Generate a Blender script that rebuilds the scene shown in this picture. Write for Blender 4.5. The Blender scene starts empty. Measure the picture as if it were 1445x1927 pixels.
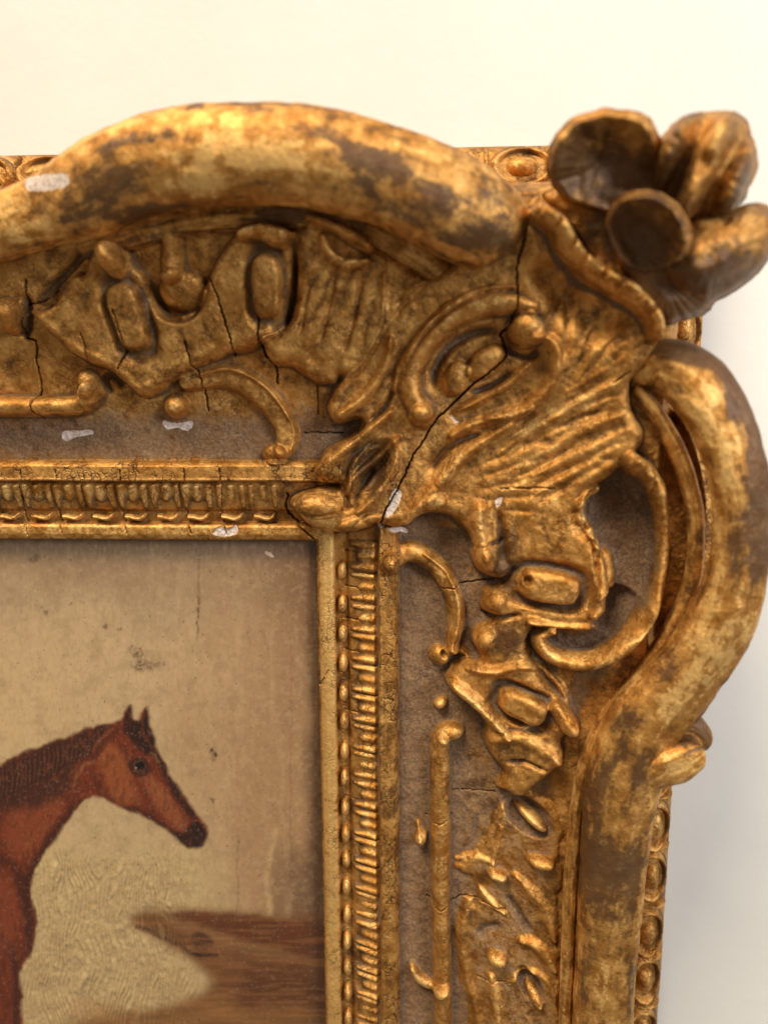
import bpy, math, random
import numpy as np

# ------------------------------------------------------------------ camera, light, exposure
# Working axes: x right, y up along the wall, h out of the wall towards the viewer.
# 1 unit is about 13 cm.  Blender: X = x, Y = -h, Z = y.
FPX, CX, CY, DIST = 1392.0, 722.5, 963.5, 1.392
PITCH, YAW, ROLL = math.radians(9.5), math.radians(2.5), math.radians(-0.25)

def cam_matrix():
    cp, sp = math.cos(PITCH), math.sin(PITCH)
    c, s = math.cos(YAW), math.sin(YAW)
    cr, sr = math.cos(ROLL), math.sin(ROLL)
    Rx = np.array([[1, 0, 0], [0, cp, sp], [0, -sp, cp]])
    Ry = np.array([[c, 0, s], [0, 1, 0], [-s, 0, c]])
    Rz = np.array([[cr, -sr, 0], [sr, cr, 0], [0, 0, 1]])
    return Ry @ Rx @ Rz
M = cam_matrix()
CAM = M @ np.array([0, 0, DIST])

def to_b(v):
    v = np.asarray(v, float)
    return np.stack([v[..., 0], -v[..., 2], v[..., 1]], -1)

S = bpy.context.scene
from mathutils import Matrix, Vector
S.unit_settings.scale_length = 0.13
cd = bpy.data.cameras.new('camera')
co = bpy.data.objects.new('camera', cd)
S.collection.objects.link(co)
mb = to_b(M.T).T           # columns right, up, back in Blender axes
cb = to_b(CAM)
co.matrix_world = Matrix([[*mb[0], cb[0]], [*mb[1], cb[1]], [*mb[2], cb[2]], [0, 0, 0, 1]])
cd.sensor_fit = 'VERTICAL'
cd.sensor_height = 36
cd.lens = 36 * FPX / 1927
cd.clip_start = 0.02
cd.clip_end = 50
cd.dof.use_dof = True
cd.dof.focus_distance = 1.37
cd.dof.aperture_fstop = cd.lens * 1e-3 / 0.026
S.camera = co

S.view_settings.view_transform = 'Standard'
S.view_settings.look = 'None'
S.view_settings.exposure = 0
S.view_settings.gamma = 1
W_ = bpy.data.worlds.new('World')
S.world = W_
W_.use_nodes = True
bg = W_.node_tree.nodes['Background']
bg.inputs[0].default_value = (1.0, 0.90, 0.76, 1)
bg.inputs[1].default_value = 0.25

def area(name, loc, target, size, power, col):
    l = bpy.data.lights.new(name, 'AREA')
    l.shape = 'RECTANGLE'
    l.size, l.size_y = size
    l.energy = power
    l.color = col
    o = bpy.data.objects.new(name, l)
    S.collection.objects.link(o)
    p = Vector(to_b(loc)); t = Vector(to_b(target))
    o.location = p
    o.rotation_euler = (t - p).to_track_quat('-Z', 'Y').to_euler()
    return o
area('window_light', (-3.7, 9.8, 5.4), (0.1, 0.0, 0), (4.6, 3.2), 1800, (1.0, 0.86, 0.64))
area('cool_window_light', (3.4, 1.8, 3.5), (0.4, -.6, 0), (1.4, 1.6), 205, (0.86, 0.92, 1.0))

S.cycles.use_denoising = True
S.cycles.max_bounces = 6

# ------------------------------------------------------------------ helpers
def W(u, v, h=0.0):
    d = M @ np.array([u - CX, CY - v, -FPX])
    t = (h - CAM[2]) / d[2]
    return CAM + t * d

def project(x, y, h):
    p = np.stack([x, y, h + 0 * x], -1) - CAM
    q = p @ M
    return CX + FPX * q[..., 0] / -q[..., 2], CY - FPX * q[..., 1] / -q[..., 2]

def hash2(ix, iy, seed):
    n = (ix.astype(np.int64) * 374761393 + iy.astype(np.int64) * 668265263 + seed * 974634777) & 0xffffffff
    n = ((n ^ (n >> 13)) * 1274126177) & 0xffffffff
    n = n ^ (n >> 16)
    return (n & 0xffffff) / float(0xffffff)

def vnoise(x, y, seed=0):
    xi, yi = np.floor(x), np.floor(y)
    fx, fy = x - xi, y - yi
    fx = fx * fx * (3 - 2 * fx); fy = fy * fy * (3 - 2 * fy)
    a = hash2(xi, yi, seed); b = hash2(xi + 1, yi, seed)
    c = hash2(xi, yi + 1, seed); d = hash2(xi + 1, yi + 1, seed)
    return (a * (1 - fx) + b * fx) * (1 - fy) + (c * (1 - fx) + d * fx) * fy

def fbm(x, y, seed=0, octv=4):
    s = 0; a = 0.5; t = 0
    for i in range(octv):
        s = s + a * vnoise(x, y, seed + i * 17); t += a
        x = x * 2.03 + 5.1; y = y * 2.03 + 1.7; a *= 0.5
    return s / t

def sstep(a, b, x):
    t = np.clip((x - a) / (b - a), 0, 1)
    return t * t * (3 - 2 * t)

def crom(pts, n=8, closed=False):
    P = np.asarray(pts, float)
    m = len(P)
    if m < 3 and not closed:
        t = np.linspace(0, 1, n + 1)[:, None]
        return P[0] * (1 - t) + P[-1] * t
    out = []
    rng = range(m) if closed else range(m - 1)
    for i in rng:
        if closed:
            p0, p1, p2, p3 = P[i - 1], P[i], P[(i + 1) % m], P[(i + 2) % m]
        else:
            p0 = P[max(i - 1, 0)]; p1 = P[i]; p2 = P[i + 1]; p3 = P[min(i + 2, m - 1)]
        for k in range(n):
            t = k / n
            out.append(0.5 * ((2 * p1) + (-p0 + p2) * t + (2 * p0 - 5 * p1 + 4 * p2 - p3) * t * t + (-p0 + 3 * p1 - 3 * p2 + p3) * t ** 3))
    if not closed:
        out.append(P[-1])
    return np.array(out)

def seg_dist(x, y, P, closed=False, vals=None):
    """distance to polyline, interpolated value there, arc position"""
    best = np.full(x.shape, 1e9); val = np.zeros(x.shape); arc = np.zeros(x.shape); side = np.zeros(x.shape)
    m = len(P); L = 0.0
    for i in range(m if closed else m - 1):
        a = P[i]; b = P[(i + 1) % m]
        d = b - a; l2 = d @ d + 1e-18
        t = np.clip(((x - a[0]) * d[0] + (y - a[1]) * d[1]) / l2, 0, 1)
        dx = x - a[0] - t * d[0]; dy = y - a[1] - t * d[1]
        D = dx * dx + dy * dy
        k = D < best
        best = np.where(k, D, best)
        l = math.sqrt(l2)
        arc = np.where(k, L + t * l, arc)
        side = np.where(k, np.sign(d[0] * dy - d[1] * dx), side)
        if vals is not None:
            val = np.where(k, vals[i] * (1 - t) + vals[(i + 1) % m] * t, val)
        L += l
    return np.sqrt(best), val, arc / max(L, 1e-9), side

def inside(x, y, P):
    r = np.zeros(x.shape, bool); m = len(P)
    for i in range(m):
        a = P[i]; b = P[i - 1]
        if a[1] == b[1]:
            continue
        c = ((a[1] > y) != (b[1] > y)) & (x < (b[0] - a[0]) * (y - a[1]) / (b[1] - a[1]) + a[0])
        r ^= c
    return r

# ------------------------------------------------------------------ materials
def mat(name):
    m = bpy.data.materials.new(name)
    m.use_nodes = True
    nt = m.node_tree
    return m, nt, nt.nodes['Principled BSDF']

class NB:
    def __init__(s, nt):
        s.nt = nt
    def n(s, t, **k):
        o = s.nt.nodes.new(t)
        for a, b in k.items():
            setattr(o, a, b)
        return o
    def l(s, a, b):
        s.nt.links.new(a, b)
    def pos(s, scale=(1, 1, 1)):
        g = s.n('ShaderNodeNewGeometry'); mp = s.n('ShaderNodeMapping')
        mp.inputs['Scale'].default_value = scale
        s.l(g.outputs['Position'], mp.inputs['Vector'])
        return mp.outputs[0]
    def noise(s, vec, scale, detail=4, rough=0.6, dist=0.0):
        o = s.n('ShaderNodeTexNoise')
        o.inputs['Scale'].default_value = scale; o.inputs['Detail'].default_value = detail
        o.inputs['Roughness'].default_value = rough; o.inputs['Distortion'].default_value = dist
        s.l(vec, o.inputs['Vector'])
        return o.outputs['Fac']
    def rng(s, v, a, b, c=0.0, d=1.0):
        o = s.n('ShaderNodeMapRange'); o.interpolation_type = 'SMOOTHSTEP'
        o.inputs[1].default_value = a; o.inputs[2].default_value = b
        o.inputs[3].default_value = c; o.inputs[4].default_value = d
        s.l(v, o.inputs[0])
        return o.outputs[0]
    def math(s, op, a, b, clamp=False):
        o = s.n('ShaderNodeMath', operation=op); o.use_clamp = clamp
        for i, q in enumerate((a, b)):
            if isinstance(q, (int, float)):
                o.inputs[i].default_value = q
            else:
                s.l(q, o.inputs[i])
        return o.outputs[0]
    def mix(s, f, a, b):
        o = s.n('ShaderNodeMix', data_type='RGBA')
        if isinstance(f, (int, float)): o.inputs[0].default_value = f
        else: s.l(f, o.inputs[0])
        for i, q in ((6, a), (7, b)):
            if isinstance(q, tuple): o.inputs[i].default_value = (*q, 1)
            else: s.l(q, o.inputs[i])
        return o.outputs[2]
    def attr(s, name):
        o = s.n('ShaderNodeAttribute', attribute_name=name)
        return o.outputs['Fac']

def gilding():
    m, nt, b = mat('aged_gilding')
    k = NB(nt)
    p = k.pos()
    big = k.noise(p, 7, 4, 0.62, 0.4)
    mid = k.noise(p, 30, 5, 0.68, 0.3)
    fine = k.noise(p, 170, 3, 0.7)
    tone = k.attr('tone')
    grime = k.attr('grime'); dust = k.attr('dust'); chip = k.attr('chip'); crk = k.attr('crack')
    gold = k.mix(k.rng(mid, .3, .7), (0.40, 0.160, 0.022), (0.80, 0.435, 0.125))
    gold = k.mix(k.rng(big, .35, .7, 0, .55), gold, (0.33, 0.130, 0.020))
    # worn bole, dark varnish, and shade and highlights painted in through tone
    w = k.math('ADD', k.math('MULTIPLY', mid, 0.55), k.math('MULTIPLY', big, 0.45))
    w = k.math('ADD', w, k.math('MULTIPLY', tone, 0.27))
    w = k.math('ADD', w, k.math('MULTIPLY', k.math('SUBTRACT', k.noise(p, 75, 4, .7), 0.5), 0.34))
    w = k.math('ADD', w, k.math('MULTIPLY', k.math('SUBTRACT', fine, 0.5), 0.30))
    worn = k.rng(w, 0.555, 0.315)
    pale = k.rng(w, 0.60, 0.72)
    gold = k.mix(k.math('MULTIPLY', pale, 0.6), gold, (0.95, 0.60, 0.21))
    bole = k.mix(k.rng(k.noise(p, 22, 3), .4, .62), (0.080, 0.030, 0.008), (0.062, 0.028, 0.011))
    col = k.mix(k.math('MULTIPLY', worn, 0.86), gold, bole)
    # dark flecks
    fl = k.rng(k.noise(p, 260, 2, .5), .66, .74)
    fl = k.math('MULTIPLY', fl, k.rng(k.noise(p, 12, 2), .42, .6))
    col = k.mix(k.math('MULTIPLY', fl, .7), col, (0.07, 0.03, 0.012))
    # craquelure
    v = k.n('ShaderNodeTexVoronoi', feature='DISTANCE_TO_EDGE'); v.inputs['Scale'].default_value = 75
    wp = k.n('ShaderNodeVectorMath', operation='ADD')
    nn = k.n('ShaderNodeTexNoise'); nn.inputs['Scale'].default_value = 45; nn.inputs['Detail'].default_value = 3
    k.l(p, nn.inputs['Vector'])
    sc = k.n('ShaderNodeVectorMath', operation='SCALE'); sc.inputs['Scale'].default_value = 0.022
    k.l(nn.outputs['Color'], sc.inputs[0]); k.l(p, wp.inputs[0]); k.l(sc.outputs[0], wp.inputs[1])
    k.l(wp.outputs[0], v.inputs['Vector'])
    line = k.rng(v.outputs['Distance'], 0.085, 0.015)
    cmask = k.math('MULTIPLY', k.rng(k.noise(p, 16, 3), .44, .6), k.attr('craze'), True)
    line = k.math('MULTIPLY', line, cmask)
    col = k.mix(k.math('MULTIPLY', line, .8), col, (0.05, 0.02, 0.01))
    # dirt packed in the hollows and grey dust lying in the coves
    dn = k.math('ADD', grime, k.math('MULTIPLY', k.math('SUBTRACT', mid, 0.5), 0.9))
    dirt = k.rng(dn, 0.30, 0.75)
    col = k.mix(k.math('MULTIPLY', dirt, .78), col, (0.070, 0.036, 0.018))
    du = k.math('ADD', dust, k.math('MULTIPLY', k.math('SUBTRACT', mid, 0.5), 1.1))
    dustm = k.rng(du, 0.30, 0.8)
    dcol = k.mix(k.rng(k.noise(p, 210, 3, .7), .35, .68), (0.095, 0.053, 0.030), (0.225, 0.140, 0.085))
    col = k.mix(k.math('MULTIPLY', dustm, .85), col, dcol)
    col = k.mix(crk, col, (0.012, 0.007, 0.004))
    cn = k.rng(k.math('ADD', chip, k.math('MULTIPLY', k.math('SUBTRACT', k.noise(p, 110, 4, .7), .5), 1.5)), .42, .50)
    col = k.mix(cn, col, k.mix(k.rng(k.noise(p, 190, 3), .4, .62), (0.74, 0.60, 0.52), (0.50, 0.38, 0.30)))
    k.l(col, b.inputs['Base Color'])
    non = k.math('MAXIMUM', k.math('MAXIMUM', k.math('MULTIPLY', dustm, .9), k.math('MULTIPLY', dirt, .6)), k.math('MAXIMUM', cn, crk))
    non = k.math('MAXIMUM', non, k.math('MULTIPLY', worn, .55))
    k.l(k.rng(non, 0, 1, 0.74, 0.0), b.inputs['Metallic'])
    r = k.math('ADD', k.rng(fine, .3, .7, .45, .65), k.math('MULTIPLY', k.math('MAXIMUM', dustm, cn), .35))
    r = k.math('ADD', r, k.math('MULTIPLY', dirt, .12))
    r = k.math('SUBTRACT', r, k.math('MULTIPLY', worn, .10))
    k.l(r, b.inputs['Roughness'])
    bp = k.n('ShaderNodeBump'); bp.inputs['Strength'].default_value = 0.6; bp.inputs['Distance'].default_value = 0.0032
    hgt = k.math('ADD', k.math('MULTIPLY', k.noise(p, 150, 5, .68), .8), k.math('MULTIPLY', fine, .25))
    hgt = k.math('SUBTRACT', hgt, k.math('MULTIPLY', line, .55))
    hgt = k.math('ADD', hgt, k.math('MULTIPLY', k.math('MULTIPLY', k.noise(p, 420, 2), dustm), .35))
    hgt = k.math('SUBTRACT', hgt, k.math('MULTIPLY', cn, .6))
    k.l(hgt, bp.inputs['Height']); k.l(bp.outputs[0], b.inputs['Normal'])
    return m
GOLD = gilding()

def wall_mat():
    m, nt, b = mat('cream_wall_paint')
    k = NB(nt); p = k.pos()
    col = k.mix(k.rng(k.noise(p, 2.5, 3), .35, .65), (0.745, 0.705, 0.635), (0.775, 0.735, 0.665))
    sp = k.rng(k.noise(p, 90, 2), .72, .78)
    col = k.mix(k.math('MULTIPLY', sp, .12), col, (0.45, 0.40, 0.35))
    k.l(col, b.inputs['Base Color']); b.inputs['Roughness'].default_value = .75
    bp = k.n('ShaderNodeBump'); bp.inputs['Strength'].default_value = .25; bp.inputs['Distance'].default_value = .004
    k.l(k.noise(p, 28, 5, .6), bp.inputs['Height']); k.l(bp.outputs[0], b.inputs['Normal'])
    return m

def paint_mat():
    m, nt, b = mat('old_oil_paint')
    k = NB(nt); p = k.pos()
    a = k.n('ShaderNodeAttribute', attribute_name='paint')
    f = k.noise(p, 260, 3, .7)
    col = k.mix(k.rng(f, .62, .75, 0, .35), a.outputs['Color'], (0.12, 0.07, 0.04))
    col = k.mix(k.rng(k.noise(p, 190, 2, .6), .58, .74, 0, .16), col, (0.50, 0.38, 0.25))
    k.l(col, b.inputs['Base Color']); b.inputs['Roughness'].default_value = .42
    bp = k.n('ShaderNodeBump'); bp.inputs['Strength'].default_value = .35; bp.inputs['Distance'].default_value = .0014
    k.l(k.noise(k.pos((1, 1, .45)), 190, 4, .65), bp.inputs['Height']); k.l(bp.outputs[0], b.inputs['Normal'])
    return m

# ------------------------------------------------------------------ object builders
def new_mesh(name, verts, faces, m, parent=None, attrs=None, normals=None, location=None):
    me = bpy.data.meshes.new(name)
    verts = np.asarray(verts, np.float32); faces = np.asarray(faces, np.int32)
    me.vertices.add(len(verts)); me.vertices.foreach_set('co', verts.ravel())
    k = faces.shape[1]
    me.loops.add(faces.size); me.loops.foreach_set('vertex_index', faces.ravel())
    me.polygons.add(len(faces)); me.polygons.foreach_set('loop_start', np.arange(0, faces.size, k, dtype=np.int32))
    me.polygons.foreach_set('use_smooth', np.ones(len(faces), bool))
    me.update(calc_edges=True); me.validate()
    for an, av in (attrs or {}).items():
        if av.ndim == 1:
            at = me.attributes.new(an, 'FLOAT', 'POINT'); at.data.foreach_set('value', av.astype(np.float32))
        else:
            at = me.attributes.new(an, 'FLOAT_COLOR', 'POINT'); at.data.foreach_set('color', av.astype(np.float32).ravel())
    if normals is not None:
        me.normals_split_custom_set_from_vertices(normals.astype(np.float32))
    me.materials.append(m)
    o = bpy.data.objects.new(name, me)
    S.collection.objects.link(o)
    if parent: o.parent = parent
    return o

def tag(o, label, cat, kind=None):
    o['label'] = label
    if cat: o['category'] = cat
    if kind: o['kind'] = kind

frame = bpy.data.objects.new('picture_frame', None)
S.collection.objects.link(frame)
tag(frame, 'worn carved gilt picture frame with scrolls and a corner flower, hung on the cream wall', 'picture frame')

# ------------------------------------------------------------------ wall
WALL_H = -0.13
wv = []; nx, ny = 40, 40
xs = np.linspace(-5, 5, nx); ys = np.linspace(-5, 5, ny)
gx, gy = np.meshgrid(xs, ys)
wv = to_b(np.stack([gx.ravel(), gy.ravel(), np.full(gx.size, WALL_H)], -1))
idx = np.arange(nx * ny).reshape(ny, nx)
wf = np.stack([idx[:-1, :-1], idx[:-1, 1:], idx[1:, 1:], idx[1:, :-1]], -1).reshape(-1, 4)
wall = new_mesh('wall', wv, wf, wall_mat()); wall['kind'] = 'structure'
wall['label'] = 'plain cream painted wall behind the gilt frame'

# ------------------------------------------------------------------ the carved frame as one relief, cut into parts
RES = 0.0018
XS0, YS0 = -0.123, -0.050          # inner (sight) edges of the right and top members
OUT = 0.70
X = np.arange(-1.10, XS0 + OUT + 0.11, RES); Y = np.arange(-1.30, YS0 + OUT + 0.05, RES)
GX, GY = np.meshgrid(X, Y)
DX, DY = GX - XS0, GY - YS0
DD = np.maximum(DX, DY)
ALONG = np.where(DX > DY, GY, GX)
KN = np.array([(-.02, .004), (-.001, .004), (.0, .022), (.003, .029), (.012, .034), (.026, .034), (.031, .030), (.0335, .018),
     (.055, .020), (.060, .028), (.100, .044), (.108, .045), (.1135, .046), (.116, .062), (.118, .066), (.122, .064), (.144, .064),
     (.150, .056), (.154, .040), (.20, .044), (.30, .066), (.42, .105), (.52, .150), (.575, .155), (.60, .12), (.612, .045),
     (.622, .012), (.66, .010), (.685, -.008), (.70, -.03), (.702, -.125), (.80, -.125)])
def base_h(d):
    return np.interp(d, KN[:, 0], KN[:, 1])
WOB = (fbm(ALONG * 9, DD * 0 + 2, 3, 3) - .5) * .004
H = base_h(DD + WOB * sstep(0.0, .1, DD))
H0 = H.copy()
OWN = np.zeros(H.shape, np.int16)
PARTS = ['frame_body']
TONE = np.zeros(H.shape); GR = np.zeros(H.shape); DU = np.zeros(H.shape); CHIP = np.zeros(H.shape); CRK = np.zeros(H.shape)
# channel dust and tongue trough dirt
DU += np.maximum(sstep(.150, .160, DD) * sstep(.30, .20, DD), sstep(.104, .108, DD) * sstep(.117, .114, DD) * (DX > DY)) * .75
DU += sstep(.19, .24, DD) * sstep(.46, .42, DD) * (DX > DY) * (GY < -.02) * .62
TONE += ((DX > DY) * .8 + (DX <= DY) * .35) * sstep(.033, .030, DD) * (DD > 0)
DU += sstep(.612, .625, DD) * sstep(.70, .66, DD) * .35
GR += sstep(.033, .036, DD) * sstep(.102, .099, DD) * .35

SBK = np.array([(-.05, .03), (0, .031), (.03, .033), (.05, .028), (.08, .036), (.105, .045), (.12, .060), (.147, .060), (.165, .046), (.2, .046), (.30, .066), (.42, .105), (.52, .150), (.60, .155), (.66, .155), (.8, .15)])
def smooth_base(d):
    return np.interp(d, SBK[:, 0], SBK[:, 1])
def P(u, v, up=0.02):
    h = 0.1
    for _ in range(4):
        w = W(u, v, h)
        h = float(smooth_base(max(w[0] - XS0, w[1] - YS0))) + up
        h = max(h, 0.0)
    return W(u, v, h)[:2]

def own(name):
    PARTS.append(name)
    return len(PARTS) - 1

def window(Q, pad):
    x0, y0 = Q.min(0) - pad; x1, y1 = Q.max(0) + pad
    i0 = max(int((x0 - X[0]) / RES), 0); i1 = min(int((x1 - X[0]) / RES) + 2, len(X))
    j0 = max(int((y0 - Y[0]) / RES), 0); j1 = min(int((y1 - Y[0]) / RES) + 2, len(Y))
    return slice(j0, j1), slice(i0, i1)

def uvpath(pts, up, closed=False, n=8):
    C = crom(pts, n, closed)
    q = np.array([P(c[0], c[1], up) for c in C])
    return C, q

def jitter(x, y, a, f, seed):
    return (fbm(x * f, y * f, seed, 3) - .5) * 2 * a

def ridge(pts, hw, amp, name=None, up=.03, soft=False, tone=0, du=0, lip=False, n=6, gr=0, flat=0):
    """raised rounded moulding along a path; hw in photo px or a list"""
    hws = np.full(len(pts), hw, float) if np.isscalar(hw) else np.asarray(hw, float)
    C, q = uvpath([(a, b, c) for (a, b), c in zip(pts, hws)], up, n=n)
    wv = C[:, 2] * .00088
    w = window(q, wv.max() + .02)
    x, y = GX[w], GY[w]
    D, ww, arc, sd = seg_dist(x, y, q, vals=wv)
    D = D + jitter(x, y, .0010, 60, 5) 
    t = np.clip(D / ww, 0, 1)
    if flat: t = np.clip((t - flat) / (1 - flat), 0, 1)
    f = (0.5 + 0.5 * np.cos(np.pi * t)) if soft else np.sqrt(np.clip(1 - t * t, 0, 1))
    if lip: f = f * (1 - .45 * sstep(.75, .0, t))
    if amp < 0: f = f * sstep(0, .22, arc) * sstep(1, .78, arc)
    H[w] += amp * f
    ins = (D < ww)
    if name: OWN[w][ins] = own(name)
    if amp > 0: DU[w][D < ww * .97] *= .25; GR[w][D < ww * .97] *= .4
    if tone: TONE[w] += tone * sstep(1, .4, t)
    if du: DU[w] += du * f
    if gr: GR[w] += gr * .8 * f

def groove(pts, hw, amp, up=.04, tone=0, du=0, gr=0, n=6):
    ridge(pts, hw, -amp, None, up, True, tone, du, n=n, gr=gr)

def level_base(d):
    return np.interp(d, [-.03, .10, .20, .30, .42, .52, .70], [.040, .050, .055, .068, .105, .152, .155])

def plate(pts, thick, edge, name=None, up=.03, tone=0, du=0, gr=0, n=5, lip=0, rag=.003, grad=None, level=None):
    C, q = uvpath(pts, up, True, n)
    w = window(q, .02)
    x, y = GX[w], GY[w]
    D, _, _, _ = seg_dist(x, y, q, True)
    sd = np.where(inside(x, y, q), D, -D) + jitter(x, y, rag, 40, 9)
    t = np.clip(sd / edge, 0, 1)
    f = np.sqrt(np.clip(1 - (1 - t) ** 2, 0, 1))
    if lip: f = f + lip * (sstep(0, .4, t) * sstep(1.4, .7, sd / edge))
    if level:
        e = sstep(-.004, .010, sd)
        H[w] = np.where(sd > -.004, H[w] * (1 - e) + np.maximum(level_base(DD[w]), 0) * e, H[w])
    H[w] += thick * f
    ins = sd > 0
    DU[w][ins] = 0; GR[w][ins] = 0
    if name: OWN[w][ins] = own(name)
    TONE[w] += tone * ins; DU[w] += du * t; GR[w] += gr * t
    return w, sd

def dome(u, v, ru, rv, ang, amp, name=None, up=.03, tone=0, pw=2.0, flat=0, moat=0, du=0):
    c = P(u, v, up)
    ru *= .00088; rv *= .00088
    R = max(ru, rv) * 1.7
    w = window(np.array([c - R, c + R]), .004)
    x, y = GX[w] - c[0], GY[w] - c[1]
    a = math.radians(ang); ca, sa = math.cos(a), math.sin(a)
    ex = (x * ca - y * sa) / ru; ey = (x * sa + y * ca) / rv    # ang clockwise on the picture
    r = (np.abs(ex) ** pw + np.abs(ey) ** pw) ** (1 / pw) + jitter(GX[w], GY[w], .07, 50, 21)
    t = np.clip((r - flat) / (1 - flat), 0, 1)
    H[w] += amp * np.sqrt(np.clip(1 - t * t, 0, 1))
    if moat:
        mm = sstep(.90, 1.15, r) * sstep(1.65, 1.2, r)
        H[w] -= moat * mm; GR[w] += .40 * mm; DU[w] += .22 * mm
    ins = r < 1
    if amp > 0: DU[w][ins] *= .2; GR[w][ins] *= .4
    if name: OWN[w][ins] = own(name)
    TONE[w] += tone * sstep(1, .6, r)
    DU[w] += du * ins

def crack(pts, hw=3.0,  depth=.012, up=.04, white=0, strength=1):
    rnd = random.Random(int(pts[0][0] * 7 + pts[0][1]))
    C = crom(pts, 6)
    C = [(c[0] + rnd.uniform(-1.3, 1.3), c[1] + rnd.uniform(-1.3, 1.3)) for c in C]
    q = np.array([P(c[0], c[1], up) for c in C])
    w = window(q, .02)
    D, _, arc, _ = seg_dist(GX[w], GY[w], q)
    hwv = hw * .00034 * (0.35 + 1.0 * vnoise(arc * 9, arc * 0, 4)) 
    t = np.clip(D / (hwv + RES * .35), 0, 1)
    f = (1 - t * t) * strength
    CR_D[w] = np.maximum(CR_D[w], depth * f)
    CRK[w] = np.maximum(CRK[w], f * min(.95, .22 + hw * .16))
CR_D = np.zeros(H.shape)

def chip(pts, up=.03):
    C, q = uvpath(pts, up, True, 3)
    w = window(q, .02)
    D, _, _, _ = seg_dist(GX[w], GY[w], q, True)
    sd = np.where(inside(GX[w], GY[w], q), D, -D)
    CHIP[w] = np.maximum(CHIP[w], sstep(-.003, .004, sd))

def blob(u, v, ru, rv, amt, up=.04):
    c = P(u, v, up); ru *= .0009; rv *= .0009
    w = window(np.array([c - 2 * max(ru, rv), c + 2 * max(ru, rv)]), .01)
    r2 = ((GX[w] - c[0]) / ru) ** 2 + ((GY[w] - c[1]) / rv) ** 2
    TONE[w] += amt * np.exp(-r2)

# mouldings owned as parts by their distance from the sight edge
def band(name, a, b, cond=None):
    k = (DD > a) & (DD <= b)
    if cond is not None: k &= cond
    OWN[k] = own(name)
for nm, cond in (('top', DY >= DX), ('right', DX > DY)):
    band('sight_moulding', -.001, .033, cond)
    band('inner_rail', .113, .153, cond)
    band('cove', .153, .612, cond)
    band('back_moulding', .612, .75, cond)

EXTRA = np.zeros(H.shape, bool)
def backing(pts, h, edge, name):
    q = np.array([W(c[0], c[1], h)[:2] for c in crom(pts, 6, True)])
    w = window(q, .02)
    D, _, _, _ = seg_dist(GX[w], GY[w], q, True)
    sd = np.where(inside(GX[w], GY[w], q), D, -D)
    t = np.clip(sd / edge, 0, 1)
    top = -.12 + (h + .12) * np.sqrt(1 - (1 - t) ** 2)
    k = (sd > 0) & (top > H[w])
    H[w] = np.where(k, top, H[w])
    OWN[w][k] = own(name); DU[w][k] = 0
    EXTRA[w] |= sd > -.006
backing([(1130, 700), (1240, 690), (1330, 760), (1375, 880), (1385, 1000), (1370, 1100), (1320, 1200), (1250, 1290), (1180, 1380), (1100, 1420), (1060, 1300), (1050, 1000)], .105, .03, 'cavity_ground')
backing([(1250, 720), (1320, 790), (1355, 900), (1362, 1000), (1348, 1100), (1300, 1190), (1230, 1280), (1180, 1360), (1130, 1380), (1210, 1260), (1290, 1150), (1315, 1050), (1318, 960), (1290, 840)], .185, .03, 'scroll_backing')
backing([(-120, 430), (20, 400), (160, 345), (260, 310), (400, 280), (560, 280), (700, 310), (820, 360), (920, 420), (930, 480), (820, 440), (700, 390), (560, 365), (400, 365), (280, 390), (160, 425), (0, 460), (-120, 480)], .185, .03, 'scroll_backing')
# ---- top member ornament
ridge([(-80, 766), (0, 766), (60, 766), (130, 764), (158, 752), (172, 732)], [21, 21, 21, 21, 20, 17], .034, 'rod', .03, tone=.15)
dome(155, 722, 24, 27, 0, .03, 'knob', .035)
w_, s_ = plate([(38, 578), (64, 582), (92, 566), (112, 534), (128, 508), (150, 508), (162, 470), (178, 452), (210, 452), (228, 480), (262, 512), (282, 560),
       (312, 588), (345, 586), (372, 565), (384, 520), (402, 480), (440, 425), (490, 408), (545, 425), (550, 500), (546, 560), (530, 615), (500, 640), (478, 652), (453, 662), (421, 666), (389, 686),
       (360, 697), (324, 715), (295, 738), (266, 748), (244, 738), (222, 718), (200, 700), (180, 691), (160, 684), (140, 674), (115, 660), (90, 632), (62, 606)],
      .036, .020, 'lambrequin_leaf', .04, lip=.10, n=4)
plate([(548, 425), (580, 405), (650, 430), (740, 470), (800, 520), (800, 590), (756, 640), (720, 690), (670, 735), (640, 712), (626, 724), (590, 722), (563, 704), (540, 688), (510, 686),
       (492, 664), (487, 636), (510, 622), (538, 600), (550, 550), (552, 480)], .040, .026, 'shell_leaf', .045, lip=.06)
groove([(552, 470), (550, 545), (530, 610)], 7, .012); groove([(585, 505), (575, 570), (560, 640)], 8, .006)
groove([(632, 500), (620, 570), (600, 650)], 8, .006); groove([(680, 500), (670, 580), (645, 670)], 9, .007)
ridge([(724, 520), (722, 600), (700, 660)], 9, .008, None, soft=True)
groove([(272, 520), (292, 575), (320, 600), (355, 596), (382, 560)], 9, .014, gr=.4)
dome(232, 594, 31, 58, -8, .018, 'plaque', .06, pw=3.6, flat=.55, moat=.012)
dome(497, 536, 28, 52, 4, .016, 'plaque', .06, pw=3.6, flat=.55, moat=.010)
dome(197, 480, 26, 33, -5, .040, 'knob', .07, tone=.15)
ridge([(302, 400), (304, 450), (306, 505)], [20, 20, 22], .03, 'strap', .06)
dome(328, 540, 48, 36, 0, .030, 'strap_end', .06)
ridge([(445, 432), (480, 424), (512, 436), (540, 430)], [10, 14, 17, 10], .024, 'leaf_tip', .08, tone=.4)
ridge([(570, 391), (625, 408), (665, 430), (690, 455)], [12, 16, 18, 10], .040, 'leaf_tip', .09)
ridge([(602, 440), (615, 470), (645, 490), (690, 486)], [8, 11, 11, 6], .018, 'leaf_tip', .08)
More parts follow.
